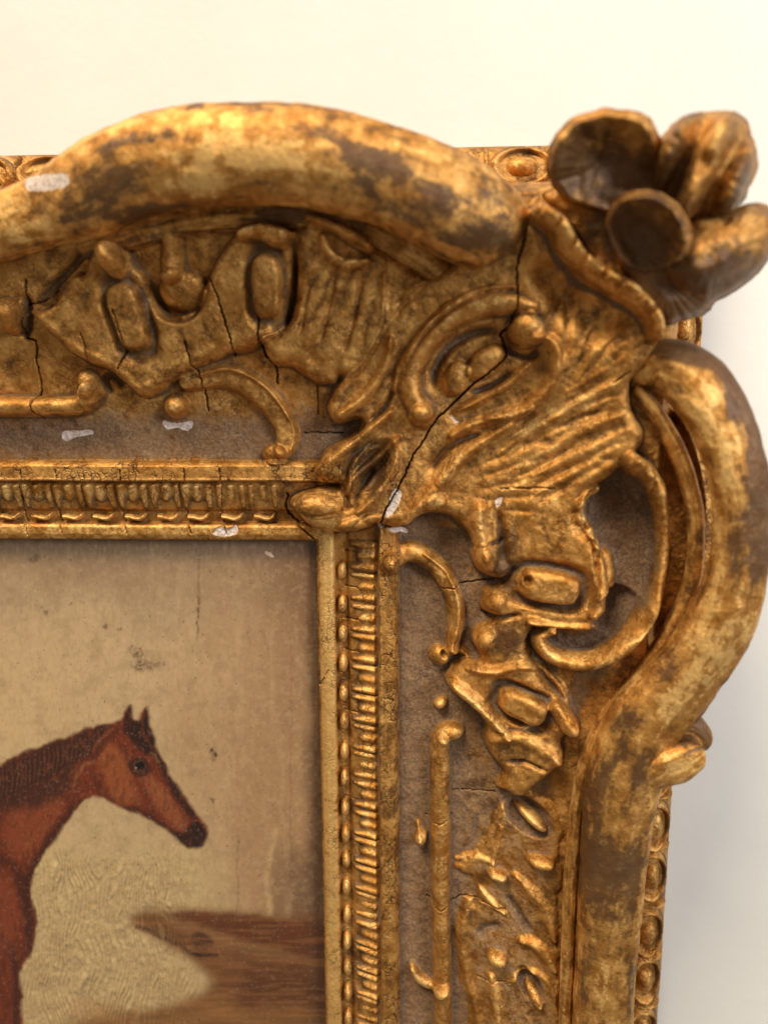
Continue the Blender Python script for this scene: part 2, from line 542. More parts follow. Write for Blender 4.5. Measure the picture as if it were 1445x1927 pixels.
dome(-6, 590, 30, 34, 0, .045, 'knob', .05)
groove([(25, 540), (30, 590), (22, 640)], 12, .014, gr=.8)
groove([(36, 570), (90, 520), (125, 480), (160, 440)], 12, .012, gr=.8)
# small C scroll on the top member
ridge([(345, 720), (380, 712), (414, 706), (450, 716), (486, 740), (515, 772), (534, 810), (532, 846)], [16, 20, 24, 27, 27, 25, 22, 19], .020, 'c_scroll', .025, flat=.4, lip=False)
ridge([(372, 706), (414, 694), (455, 702), (498, 730), (532, 772), (552, 815), (545, 850)], 7, .010, None, .04, soft=True, tone=.2)
dome(514, 858, 27, 22, 10, .022, 'knob', .03)
dome(325, 766, 26, 25, 0, .034, 'knob', .03, tone=.1)
groove([(215, 735), (205, 715), (190, 705), (180, 715), (195, 745)], 10, .012, gr=1)

# ---- corner cartouche
corner = [(640, 712), (670, 690), (700, 640), (740, 580), (800, 520), (880, 470), (960, 420), (1010, 385), (1060, 410), (1100, 480), (1150, 520), (1200, 560), (1235, 600), (1240, 650), (1215, 690),
          (1190, 720), (1195, 770), (1222, 812), (1212, 845), (1180, 880), (1150, 908), (1115, 926), (1096, 958), (1102, 996), (1126, 1018), (1142, 1052), (1150, 1100), (1150, 1160),
          (1118, 1192), (1060, 1190), (1010, 1190), (1000, 1230), (1030, 1290), (1075, 1340), (1098, 1380), (1062, 1405), (1068, 1445), (1030, 1478), (985, 1512), (950, 1500), (932, 1492), (948, 1466),
          (925, 1436), (911, 1405), (915, 1376), (898, 1350), (872, 1326), (848, 1308), (840, 1290), (848, 1266), (866, 1248), (900, 1244), (890, 1222), (888, 1203), (902, 1184),
          (926, 1170), (908, 1155), (908, 1133), (924, 1112), (948, 1100), (925, 1093), (904, 1083), (888, 1057), (887, 1018), (862, 988), (842, 974), (805, 972), (779, 982), (764, 996),
          (735, 1000), (706, 992), (666, 1006), (613, 1006), (580, 996), (558, 974), (541, 954), (545, 938), (565, 930), (596, 921), (636, 917), (613, 914), (592, 908), (585, 890), (606, 852), (633, 832),
          (668, 812), (676, 792), (640, 800), (622, 792), (612, 768), (622, 738)]
w_, s_ = plate(corner, .040, .026, 'cartouche', .045, lip=.04, n=3, rag=.002, level=True)
# swelling of the whole corner towards the flower
gxy = P(1120, 560, .08)
H += .045 * np.exp(-(((GX - gxy[0]) / .17) ** 2 + ((GY - gxy[1]) / .15) ** 2)) * (DD < .60)
# hollow of the corner shell with its ruffled lip
groove([(1010, 470), (1060, 540), (1130, 600), (1200, 620)], [40, 50, 55, 40], .030, .09)
lip_pts = [(1020, 385), (1052, 412), (1072, 448), (1092, 478), (1118, 505), (1150, 525), (1182, 540), (1210, 562), (1234, 590), (1246, 630)]
ridge(lip_pts, [16, 18, 19, 16, 19, 17, 19, 16, 14, 10], .058, 'shell_lip', .12, tone=.35, n=5)
for i in range(9):
    t = i / 8.
    a = crom(lip_pts, 4)[min(int(t * 36), 36)]
    groove([(a[0] + 16, a[1] - 14), (a[0] - 4, a[1] + 10)], 5, .016, .14)
# rays of the shell
rays = [((1005, 812), (1060, 768), (1115, 735), (1180, 690)), ((975, 840), (1040, 800), (1100, 770), (1170, 735)), ((950, 873), (1010, 830), (1062, 802), (1170, 765)),
        ((950, 910), (1024, 880), (1100, 830), (1190, 795)), ((975, 940), (1040, 905), (1120, 862), (1200, 825)), ((1010, 960), (1060, 925), (1110, 895), (1175, 858)),
        ((1060, 740), (1090, 690), (1110, 640), (1140, 600)), ((1090, 720), (1130, 670), (1160, 640), (1190, 620)), ((1050, 700), (1062, 650), (1070, 600), (1075, 550))]
for r in rays:
    groove(r, [6, 10, 11, 7], .0055, .07)
for r in rays[:6]:
    ridge([(a - 10, b - 15) for a, b in r], [5, 10, 11, 6], .003, None, .07, soft=True, tone=.3)
# inner C scroll
ridge([(796, 772), (778, 750), (772, 715), (788, 668), (818, 626), (862, 592), (912, 574), (955, 572), (1000, 582)], [22, 22, 21, 21, 22, 22, 21, 19, 12], .030, 'c_scroll', .07, tone=.15)
dome(795, 784, 27, 25, 0, .026, 'knob', .07)
ridge([(742, 735), (752, 690), (780, 640), (812, 600), (850, 568), (905, 545), (965, 540)], 8, .012, 'thin_ridge', .07, soft=True, tone=.2)
groove([(756, 740), (762, 700), (790, 645), (822, 606), (866, 572), (920, 552)], 7, .010, .07, gr=.5)
ridge([(1000, 640), (1030, 640), (1046, 668), (1040, 712), (1010, 752), (968, 776), (920, 786)], [10, 15, 17, 17, 18, 16, 10], .018, 'c_scroll', .07, soft=True)
dome(988, 622, 34, 30, 20, .042, 'knob', .08)
groove([(950, 640), (960, 660), (1000, 672), (1020, 650)], 9, .016, .08, gr=.4)
groove([(815, 740), (822, 690), (855, 645), (905, 622), (950, 622)], 14, .018, .07, gr=.6)
dome(860, 712, 24, 34, 20, .022, 'plaque', .07); dome(915, 682, 42, 26, -38, .026, 'plaque', .07, tone=.2)
ridge([(860, 775), (905, 752), (955, 722), (990, 690)], [8, 13, 14, 8], .016, 'thin_ridge', .07, soft=True)
groove([(880, 742), (930, 725), (975, 695)], 10, .014, .07, gr=.5)
# leaf lobes at the inner corner
ridge([(640, 782), (690, 745), (725, 690), (735, 640)], [16, 20, 16, 10], .018, 'leaf_lobe', .05, soft=True)
groove([(690, 800), (725, 765), (745, 720)], 10, .010, .06, gr=.3)
ridge([(605, 885), (640, 850), (690, 812), (735, 775)], [22, 22, 16, 12], .018, 'leaf_lobe', .05, soft=True)
groove([(648, 925), (650, 885), (670, 852), (720, 825)], 11, .012, .05, gr=.4)
dome(702, 880, 34, 62, 35, -.026, None, .05); blob(695, 885, 30, 46, -1.0)
ridge([(652, 930), (668, 900), (700, 872), (738, 835), (750, 825)], [8, 12, 13, 13, 8], .016, 'leaf_lobe', .05, soft=True)
groove([(662, 950), (684, 910), (704, 880)], 11, .014, .05, gr=.5)
ridge([(742, 830), (738, 880), (712, 930), (676, 962)], [10, 18, 18, 12], .016, None, .05, soft=True)
dome(600, 950, 46, 26, 10, .018, 'leaf_lobe', .04); groove([(560, 962), (600, 970), (640, 962)], 6, .01, .05)
dome(680, 985, 50, 20, -12, .012, None, .04)
groove([(640, 915), (652, 935), (652, 965)], 9, .010, .05, gr=.4)
ridge([(770, 985), (790, 950), (830, 905), (880, 850), (960, 800)], [14, 20, 22, 20, 10], .016, 'leaf_lobe', .05, soft=True, tone=.15)
ridge([(850, 820), (900, 796), (960, 790), (1000, 770)], [12, 14, 14, 8], .012, None, .06, soft=True, tone=.15)
groove([(800, 900), (850, 840), (920, 815)], 10, .012, .06)
dome(820, 945, 24, 17, -30, .014, None, .05, tone=.2)
ridge([(905, 960), (900, 1000), (912, 1050)], [26, 26, 20], .020, 'leaf_lobe', .05, soft=True, tone=.4)
dome(912, 1052, 26, 34, 0, .014, None, .05, tone=.3)
groove([(885, 1035), (930, 1028), (960, 1020)], 7, .010, .06); groove([(940, 960), (950, 1040), (955, 1080)], 14, .012, .06, gr=.5)
blob(945, 1040, 26, 60, -.9)
dome(930, 1132, 24, 24, 0, .020, 'leaf_lobe', .05); dome(910, 1205, 24, 26, 0, .020, 'leaf_lobe', .05)
groove([(905, 1168), (940, 1166), (985, 1160)], 8, .014, .05, gr=.6)
groove([(945, 1105), (960, 1090), (975, 1070)], 8, .014, .05, gr=.6)
blob(955, 1200, 32, 34, -.8)
# plaques on the right member
dome(1036, 1112, 56, 33, 4, .020, 'plaque', .07, pw=3.2, flat=.5, moat=.015, tone=.1)
dome(1000, 1104, 9, 9, 0, -.016, None, .09)
dome(986, 1338, 48, 29, 18, .020, 'plaque', .06, pw=3.2, flat=.5, moat=.016, tone=.1)
ridge([(1140, 930), (1112, 950), (1108, 985), (1128, 1015), (1140, 1040)], 10, .020, 'toothed_edge', .08, tone=.3)
for a in ((1108, 962), (1112, 992), (1132, 1020), (1146, 1048)):
    dome(a[0], a[1], 13, 12, 0, .014, None, .10, tone=.35)
ridge([(1160, 1072), (1162, 1110), (1152, 1150), (1130, 1172)], [20, 22, 20, 12], .030, 'side_lobe', .08)
ridge([(1000, 1178), (1050, 1192), (1114, 1196)], [12, 16, 14], .018, 'ledge', .07, soft=True)
# leaf below the cartouche
ridge([(850, 1288), (880, 1315), (920, 1352), (955, 1385)], [20, 22, 18, 12], .020, 'leaf_lobe', .05, soft=True, tone=.45)
ridge([(880, 1262), (930, 1270), (1000, 1262), (1060, 1310), (1080, 1360)], [10, 14, 12, 12, 10], .014, 'thin_ridge', .06, soft=True)
ridge([(1050, 1345), (1075, 1375), (1090, 1400)], [16, 18, 10], .022, 'leaf_lobe', .06, tone=.2)
ridge([(925, 1395), (975, 1390), (1030, 1420), (1055, 1445)], [16, 24, 20, 12], .012, None, .05, soft=True)
groove([(915, 1392), (960, 1378), (1040, 1390)], 6, .010, .05, gr=.3)
groove([(945, 1440), (990, 1440), (1040, 1465)], 8, .010, .05, gr=.5)
blob(960, 1420, 40, 22, -.35)
# small C scroll right of the sight edge
ridge([(742, 1052), (775, 1040), (808, 1056), (838, 1090), (856, 1135), (858, 1180), (848, 1225)], [24, 24, 23, 22, 20, 18, 14], .030, 'c_scroll', .02)
ridge([(800, 1048), (840, 1082), (862, 1135), (862, 1185), (850, 1225)], 6, .008, None, .05, soft=True, tone=.3)
dome(737, 1064, 28, 26, 0, .026, 'knob', .03)
dome(828, 1240, 23, 24, 0, .028, 'knob', .03); dome(838, 1238, 9, 9, 0, -.014, None, .04)
ridge([(850, 1225), (870, 1235), (890, 1250)], [12, 16, 12], .020, None, .04, soft=True)
# rod and drops of the right member
ridge([(828, 1392), (828, 1450), (829, 1560), (829, 1700), (832, 1840), (835, 1990)], [20, 21, 22, 21, 21, 21], .030, 'rod', .02, tone=.05)
dome(847, 1384, 31, 21, -8, .034, 'knob', .03, tone=.4)
dome(829, 1328, 17, 13, -35, .022, 'drop', .02, tone=.7)
dome(791, 1580, 15, 19, 10, .026, 'drop', .015, tone=.6); ridge([(786, 1558), (790, 1580)], [6, 11], .01, None, .02, soft=True)
ridge([(776, 1826), (790, 1846), (815, 1856), (840, 1850)], [8, 14, 13, 8], .022, 'drop', .015, tone=.6)
w_, s_ = plate([(856, 1640), (880, 1624), (905, 1600), (925, 1560), (945, 1520), (990, 1500), (1050, 1530), (1060, 1600), (1056, 1700), (1054, 1850), (1052, 2000), (900, 2000), (880, 1900),
    (860, 1800), (862, 1740), (900, 1700), (890, 1660)], .010, .02, 'carved_ground', .02, rag=.008, du=.52)
groove([(900, 1540), (890, 1600), (870, 1625)], 10, .004, .03, du=.3)
ridge([(862, 1634), (900, 1626), (928, 1634)], [8, 13, 8], 0.0060, 'leaf_tip', .03, soft=True, tone=.5)
ridge([(944, 1568), (935, 1610), (925, 1650)], [7, 9, 6], 0.0072, 'leaf_tip', .03, soft=True, tone=.4)
dome(1000, 1562, 54, 38, 35, -.026, None, .05, du=.5)
dome(1008, 1570, 40, 15, 38, .044, 'drop', .06, tone=.7)
dome(1022, 1642, 30, 14, 0, .028, 'drop', .05, tone=.1)
dome(938, 1660, 22, 13, 5, .028, 'drop', .04, tone=.6)
dome(936, 1816, 24, 17, 5, .034, 'drop', .04, tone=.7)
dome(1003, 1886, 24, 44, -28, -.024, None, .05, du=.4); dome(1010, 1905, 14, 26, -35, .030, 'drop', .05, tone=.4)
ridge([(905, 1690), (925, 1715), (952, 1738)], [7, 13, 7], 0.0084, 'leaf_tip', .04, soft=True, tone=.5)
ridge([(975, 1665), (1005, 1700), (1035, 1745), (1048, 1790)], [10, 22, 22, 10], 0.0120, 'leaf', .04, soft=True, tone=.2)
ridge([(885, 1710), (868, 1770), (880, 1850), (900, 1930), (905, 1990)], [12, 18, 15, 14, 12], 0.0084, 'leaf', .03, soft=True)
ridge([(925, 1850), (935, 1900), (942, 1980)], [10, 14, 14], 0.0108, 'leaf', .03, soft=True, tone=.5)
ridge([(985, 1790), (1020, 1805), (1050, 1850)], [14, 22, 14], 0.0108, 'leaf', .04, soft=True, tone=.3)
ridge([(960, 1870), (1005, 1850), (1040, 1880), (1052, 1930)], [8, 12, 12, 9], 0.0084, 'leaf', .04, soft=True)
groove([(955, 1700), (985, 1750), (1010, 1790)], 14, .012, .04, du=.7); groove([(905, 1790), (915, 1770), (950, 1765)], 14, .012, .04, du=.7)
blob(900, 1470, 40, 60, -.2)

def fan(pts, focus, n, amp, up=.07):
    C, q = uvpath(pts, up, True, 4)
    w = window(q, .01); f = P(focus[0], focus[1], up)
    x, y = GX[w], GY[w]
    D, _, _, _ = seg_dist(x, y, q, True)
    m = np.where(inside(x, y, q), sstep(0, .022, D), 0)
    ph = np.arctan2(y - f[1], x - f[0]) + (fbm(x * 14, y * 14, 77, 2) - .5) * .10
    k = np.abs(np.sin(ph * n)) ** .7
    H[w] += m * amp * (k - .6) * (.4 + 1.1 * fbm(x * 20, y * 20, 78, 2))
    TONE[w] += m * .35 * (k - .6)
fan([(930, 800), (1020, 700), (1120, 640), (1200, 660), (1190, 780), (1200, 850), (1110, 920), (1000, 990), (900, 940)], (640, 1010), 38, .0050)
fan([(1010, 440), (1060, 440), (1130, 540), (1220, 620), (1180, 690), (1080, 680), (1010, 600)], (900, 900), 16, .0050)
fan([(560, 480), (720, 480), (790, 560), (700, 680), (640, 710), (590, 715), (510, 670), (545, 590)], (780, 330), 26, .0050, .05)
fan([(100, 590), (150, 520), (190, 540), (210, 670), (260, 740), (320, 700), (430, 650), (400, 560), (330, 610), (280, 640), (250, 690), (200, 690)], (270, 330), 17, .0035, .05)
fan([(900, 940), (1090, 940), (1120, 1030), (1100, 1060), (960, 1060), (900, 1050)], (1010, 700), 15, .0035)
fan([(620, 740), (700, 690), (760, 600), (800, 640), (740, 760), (640, 850)], (520, 960), 22, .0045, .05)
fan([(560, 935), (640, 925), (700, 960), (690, 1000), (580, 990)], (760, 900), 12, .0045, .03)
fan([(920, 1385), (1050, 1400), (1055, 1450), (960, 1500), (925, 1430)], (1100, 1330), 14, .0040, .04)
# inner side of the right hand scroll: the dusty cavity, inner C and its curl
dome(1190, 1030, 60, 150, 0, -.030, None, .06, du=.2)
dome(1175, 1170, 55, 45, 0, -.030, None, .06, du=.3)
ridge([(1212, 882), (1236, 900), (1262, 940), (1276, 1000), (1277, 1060), (1262, 1130), (1228, 1195), (1178, 1246), (1120, 1268), (1065, 1262), (1030, 1240), (1024, 1215), (1048, 1205)],
      [22, 22, 19, 18, 18, 18, 18, 18, 19, 20, 18, 14, 9], .048, 'c_scroll', .08, tone=.12)
ridge([(1205, 870), (1222, 900), (1232, 950)], [14, 20, 12], .03, 'knob', .09)
blob(1190, 1290, 60, 40, -.5)
for q_, a_ in (([(1120, 940), (1160, 915), (1210, 890), (1250, 960), (1262, 1050), (1245, 1130), (1205, 1195), (1150, 1235), (1080, 1245), (1050, 1215), (1110, 1205), (1165, 1170), (1165, 1080), (1135, 1020), (1110, 980)], 1.0),
          ([(1090, 1280), (1170, 1270), (1150, 1320), (1110, 1370), (1080, 1340)], .7)):
    C_, p_ = uvpath(q_, .06, True)
    w_ = window(p_, .02); D_, _, _, _ = seg_dist(GX[w_], GY[w_], p_, True)
    k_ = sstep(-.004, .014, np.where(inside(GX[w_], GY[w_], p_), D_, -D_))
    DU[w_] = np.maximum(DU[w_], k_ * .62 * a_); GR[w_] = np.maximum(GR[w_], k_ * .75 * a_)

# ---- hairline cracks and lost gesso
crack([(1003, 380), (990, 440), (976, 500), (974, 560), (960, 610), (945, 628), (955, 665), (930, 692), (880, 735), (846, 768), (818, 795), (795, 835), (775, 865), (760, 900), (742, 935), (722, 972), (714, 1000), (735, 1006)], 2.3, .028, .08)
crack([(24, 520), (26, 560), (22, 625), (45, 640), (47, 675), (57, 722), (52, 760), (63, 787)], 3.5, .02)
crack([(26, 566), (60, 562), (90, 540)], 3); crack([(385, 515), (403, 560), (417, 607), (428, 643), (426, 666)], 3, .015, .06)
crack([(345, 640), (358, 685), (370, 705), (374, 735), (380, 775)], 2.6, .012); crack([(140, 625), (148, 650), (150, 680)], 2, .01, .06)
crack([(203, 580), (219, 630), (219, 660), (206, 695)], 2.4, .012, .07); crack([(484, 590), (484, 635), (492, 664), (512, 688), (514, 720)], 3.2, .014)
crack([(725, 460), (726, 520), (722, 610)], 1.2, .004, .06); crack([(590, 726), (594, 780)], 1.6, .006); crack([(566, 816), (640, 818)], 2.2, .010)
for x in (38, 104, 225, 346, 412):
    crack([(x, 884), (x + 3, 925), (x + 2, 965), (x + 12, 1006)], 2.2, .008, .005)
for y in (1038, 1105, 1165, 1225, 1340, 1505, 1612, 1720, 1816):
    crack([(648, y), (680, y + 3), (708, y + 2)], 1.8, .006, .005)
crack([(832, 1112), (870, 1108), (905, 1103), (935, 1100)], 2.2, .01, .04); crack([(598, 1300), (608, 1280), (618, 1262)], 2.5, .005, .005)
crack([(540, 930), (538, 960), (556, 985), (590, 1018)], 4, .014, .01)
crack([(800, 1555), (825, 1560), (850, 1552)], 2, .008); crack([(803, 1712), (822, 1722), (850, 1720), (885, 1712), (955, 1732)], 2.4, .01)
crack([(855, 1508), (885, 1508), (935, 1512)], 1.5, .006); crack([(902, 1860), (930, 1870), (985, 1866)], 2, .008, .04)
crack([(945, 925), (1010, 922), (1050, 925)], 1.8, .006, .07); crack([(722, 1325), (740, 1330)], 3, .008, .03)
crack([(1190, 700), (1160, 720)], 2, .01, .08)
chip([(114, 812), (150, 810), (170, 808), (172, 818), (140, 824), (118, 832)], .005)
chip([(303, 792), (330, 796), (358, 792), (360, 802), (350, 812), (330, 806), (310, 808)], .01)
chip([(400, 1004), (412, 992), (428, 997), (444, 990), (446, 1004), (430, 1010), (410, 1010)], .005)
chip([(738, 928), (752, 922), (756, 936), (744, 962), (732, 976), (724, 972)], .05)
chip([(728, 998), (762, 1000), (766, 1010), (735, 1006)], .03); chip([(846, 778), (858, 790), (868, 794), (856, 796)], .06)
chip([(708, 992), (722, 990), (720, 1000), (710, 1002)], .04); chip([(934, 944), (948, 938), (944, 952), (936, 960)], .06)

# small lumps of the hand work everywhere, finer than the carving
amp = np.where(DD > .155, 1.0, .35)
H += amp * ((fbm(GX * 42, GY * 42, 31, 3) - .5) * .0035 + (fbm(GX * 130, GY * 130, 37, 2) - .5) * .0026) * (DD > 0) * (DD < .69)
# soften once, then cut the cracks
def blur(A, n):
    for _ in range(n):
        A = (A + np.roll(A, 1, 0) + np.roll(A, -1, 0)) / 3
        A = (A + np.roll(A, 1, 1) + np.roll(A, -1, 1)) / 3
    return A
Hs = np.where(DD > .155, blur(H, 1), H) - .003 * CHIP
H = np.where(DD < .60, Hs, H)
H = np.maximum(H, -.125)
wide = blur(H[::4, ::4], 8)
wide = np.repeat(np.repeat(wide, 4, 0), 4, 1)[:H.shape[0], :H.shape[1]]
wide = blur(wide, 3)
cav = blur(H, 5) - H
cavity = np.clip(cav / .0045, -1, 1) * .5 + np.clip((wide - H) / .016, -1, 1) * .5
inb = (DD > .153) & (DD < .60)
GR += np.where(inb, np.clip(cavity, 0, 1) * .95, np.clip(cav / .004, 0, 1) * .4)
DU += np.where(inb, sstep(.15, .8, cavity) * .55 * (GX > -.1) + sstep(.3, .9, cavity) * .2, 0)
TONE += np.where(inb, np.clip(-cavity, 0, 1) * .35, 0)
blob(100, 860, 300, 16, .35, .01); blob(330, 860, 200, 14, .3, .01)
for i_ in range(6): blob(640 - 20, 1080 + 160 * i_, 16, 110, .35, .0)
blob(250, 992, 330, 14, .3, 0)
H -= CR_D

# egg-shaped swellings make the outer edge scalloped
EGG = .118

# cut the relief into parts
NYg, NXg = H.shape
gzx = np.gradient(H, RES, axis=1); gzy = np.gradient(H, RES, axis=0)
N = np.stack([-gzx, -gzy, np.ones_like(H)], -1); N /= np.linalg.norm(N, axis=-1, keepdims=True)
VC = to_b(np.stack([GX, GY, H], -1)).reshape(-1, 3); NV = to_b(N).reshape(-1, 3)
ids = np.arange(NYg * NXg).reshape(NYg, NXg)
F = np.stack([ids[:-1, :-1], ids[:-1, 1:], ids[1:, 1:], ids[1:, :-1]], -1).reshape(-1, 4)
fo = OWN[:-1, :-1].ravel()
ud, vd = project(GX, GY, H)
vis = (ud > -90) & (vd < 2040)
keep = ((DD > -.006) & ((DD < OUT + .006) | EXTRA) & vis)[:-1, :-1].ravel()
F = F[keep]; fo = fo[keep]
CRZ = .5 + .9 * ((DD > .11) & (DD < .155)) + .2 * (DD < .034)
AT = dict(tone=TONE.ravel(), grime=np.clip(GR, 0, 1).ravel(), dust=np.clip(DU, 0, 1).ravel(), chip=CHIP.ravel(), crack=CRK.ravel(), craze=CRZ.ravel())
seen = set()
for pid in np.unique(fo):
    f = F[fo == pid]
    if len(f) < 12:      # slivers left over from overlaps join the body
        continue
    u, inv = np.unique(f, return_inverse=True)
    new_mesh(PARTS[pid], VC[u], inv.reshape(-1, 4), GOLD, frame, {a: b[u] for a, b in AT.items()}, NV[u])

# ------------------------------------------------------------------ repeated pieces of the sight moulding and back edge
def patch(name, x0, x1, y0, y1, nx, ny, fn, attrs=None):
    gx, gy = np.meshgrid(np.linspace(x0, x1, nx), np.linspace(y0, y1, ny))
    h = fn(gx, gy)
    ids = np.arange(nx * ny).reshape(ny, nx)
    f = np.stack([ids[:-1, :-1], ids[:-1, 1:], ids[1:, 1:], ids[1:, :-1]], -1).reshape(-1, 4)
    z = np.zeros(gx.size)
    at = dict(tone=z, grime=z, dust=z, chip=z, crack=z, craze=z + .8)
    if attrs:
        at.update({k: q(gx, gy, h).ravel() for k, q in attrs.items()})
    o = new_mesh(name, to_b(np.stack([gx.ravel(), gy.ravel(), h.ravel()], -1)), f, GOLD, frame, at)
    return o
# local axes of a piece: x across the member (outwards), y along it, origin at the sight edge
PITCH_T = .0600
def tongue_h(x, y):
    yy = np.abs(y) / (PITCH_T / 2)
    b = np.interp(x, [.055, .060, .106, .1135], [.010, .030, .050, .047])
    fl = .0062 * np.exp(-((yy - .0) / .20) ** 2) * sstep(.066, .080, x) * sstep(.112, .102, x)
    fl += .0060 * np.exp(-((yy - .72) / .17) ** 2) * sstep(.058, .066, x) * sstep(.112, .104, x)
    holl = -.006 * np.exp(-((x - .067) / .010) ** 2) * sstep(.75, .4, yy)
    edge = -.006 * sstep(.88, 1.0, yy)
    return b + fl + holl + edge
tong = patch('tongue', .0545, .1140, -PITCH_T / 2, PITCH_T / 2, 34, 40, tongue_h,
     dict(grime=lambda x, y, h: .62 * sstep(.039, .031, h - .25 * (x - .06)) + .30 * fbm(x * 60, y * 60, 9, 2), tone=lambda x, y, h: .5 * sstep(.034, .044, h)))
def ell_h(x, y):
    r = np.sqrt(((x - .0455) / .0095) ** 2 + (y / .0205) ** 2)
    q = np.sqrt(np.clip(1 - r * r, 0, 1))
    ring = .006 * np.exp(-((r - 1.25) / .14) ** 2)
    return .0140 + .0255 * q + ring - .02 * sstep(1.45, 1.7, r)
bead = patch('bead', .0335, .0575, -.030, .030, 30, 50, ell_h, dict(tone=lambda x, y, h: .8 * sstep(.022, .034, h), grime=lambda x, y, h: .8 * sstep(.022, .017, h)))
def lip_h(x, y):
    c = .0425 + .006 * (np.abs(y) / .022) ** 2 + .0016 * np.sin(y * 190)
    q = np.sqrt(np.clip(1 - ((x - c) / .0062) ** 2, 0, 1))
    return .012 + .026 * q * sstep(.0245, .017, np.abs(y)) - .01 * sstep(.024, .028, np.abs(y))
lip_ = patch('lip', .034, .0575, -.028, .028, 34, 50, lip_h, dict(tone=lambda x, y, h: .9 * sstep(.022, .034, h), grime=lambda x, y, h: .7 * sstep(.022, .015, h)))
def egg_h(x, y):
    r = np.sqrt(((x - .656) / .034) ** 2 + (y / .052) ** 2)
    q = np.sqrt(np.clip(1 - (r / .55) ** 2, 0, 1))
    ring = .016 * np.exp(-((r - .92) / .15) ** 2)
    lo = np.interp(x, [.6, .66, .70], [.004, .006, -.022])
    return lo + .020 * q + ring - .03 * sstep(1.1, 1.3, r) + (fbm(x * 90, y * 90, 5, 2) - .5) * .004
egg = patch('egg', .6155, .704, -.060, .060, 52, 60, egg_h, dict(tone=lambda x, y, h: .45 * sstep(.004, .018, h), grime=lambda x, y, h: .8 * sstep(.010, -.002, h)))
def dart_h(x, y):
    r = np.sqrt(((x - .66) / .032) ** 2 + (y / .0065) ** 2)
    return -.02 + .036 * np.sqrt(np.clip(1 - (r / 1.1) ** 2, 0, 1))
dart = patch('dart', .626, .694, -.007, .007, 20, 10, dart_h)

rr = random.Random(3)
def place(src, side, s, first, tw=.012):
    o = src if first else src.copy()
    if not first:
        S.collection.objects.link(o)
        o.parent = frame
    # right member: local x -> +x, local y -> +y ; top member: local x -> +y, local y -> -x
    j = rr.uniform(-.0012, .0012)
    if side == 'right':
        o.location = to_b((XS0, s + j, 0))
        R = Matrix.Identity(3)
    else:
        o.location = to_b((s + j, YS0, 0))
        R = Matrix(((0, 0, -1), (0, 1, 0), (1, 0, 0)))
        # local (x along +X, y along +Z) -> X to +Z, Z to -X
    o.rotation_euler = (R @ Matrix.Rotation(rr.uniform(-tw, tw), 3, 'Y')).to_euler()
    o.scale = (1, 1 + rr.uniform(-.12, .08), 1)
first = True
ys_ = []
y = W(655, 1075, .03)[1]
y0 = y
while y > -1.16:
    place(tong, 'right', y - PITCH_T * .45, first); place(bead, 'right', y, first, .05)
    first = False
    y -= PITCH_T
place(tong, 'right', y0 + PITCH_T * .55, False)
x = W(496, 955, .03)[0]
fl_ = True
while x > -.88:
    place(tong, 'top', x, False); place(lip_, 'top', x, fl_, .05); fl_ = False
    x -= PITCH_T
first = True
y = W(1228, 1752, .01)[1]
for k in range(-3, 12):
    yy = y + k * EGG
    if -1.16 < yy < .60:
        place(egg, 'right', yy, first); place(dart, 'right', yy + EGG / 2, first); first = False
x = W(975, 288, .01)[0]
for k in range(-14, 5):
    xx = x + k * EGG
    if -.86 < xx < .50:
        place(egg, 'top', xx, False); place(dart, 'top', xx + EGG / 2, False)

# ------------------------------------------------------------------ free standing scrolls: swept solids
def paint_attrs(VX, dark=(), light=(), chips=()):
    """patina, painted shade and painted highlights laid on a free-standing piece at places given by their spot (u, v) on the carved face"""
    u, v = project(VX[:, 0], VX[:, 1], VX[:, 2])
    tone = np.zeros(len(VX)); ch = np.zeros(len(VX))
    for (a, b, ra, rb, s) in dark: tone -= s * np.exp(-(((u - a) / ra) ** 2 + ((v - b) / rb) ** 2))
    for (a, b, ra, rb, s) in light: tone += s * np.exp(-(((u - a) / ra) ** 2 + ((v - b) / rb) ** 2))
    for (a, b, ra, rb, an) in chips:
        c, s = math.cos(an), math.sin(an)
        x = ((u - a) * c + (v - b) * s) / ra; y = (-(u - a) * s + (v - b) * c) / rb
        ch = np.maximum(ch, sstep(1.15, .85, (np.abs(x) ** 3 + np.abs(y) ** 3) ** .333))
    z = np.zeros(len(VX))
    return dict(tone=tone, grime=z, dust=z.copy(), chip=ch, crack=z, craze=z + .25)

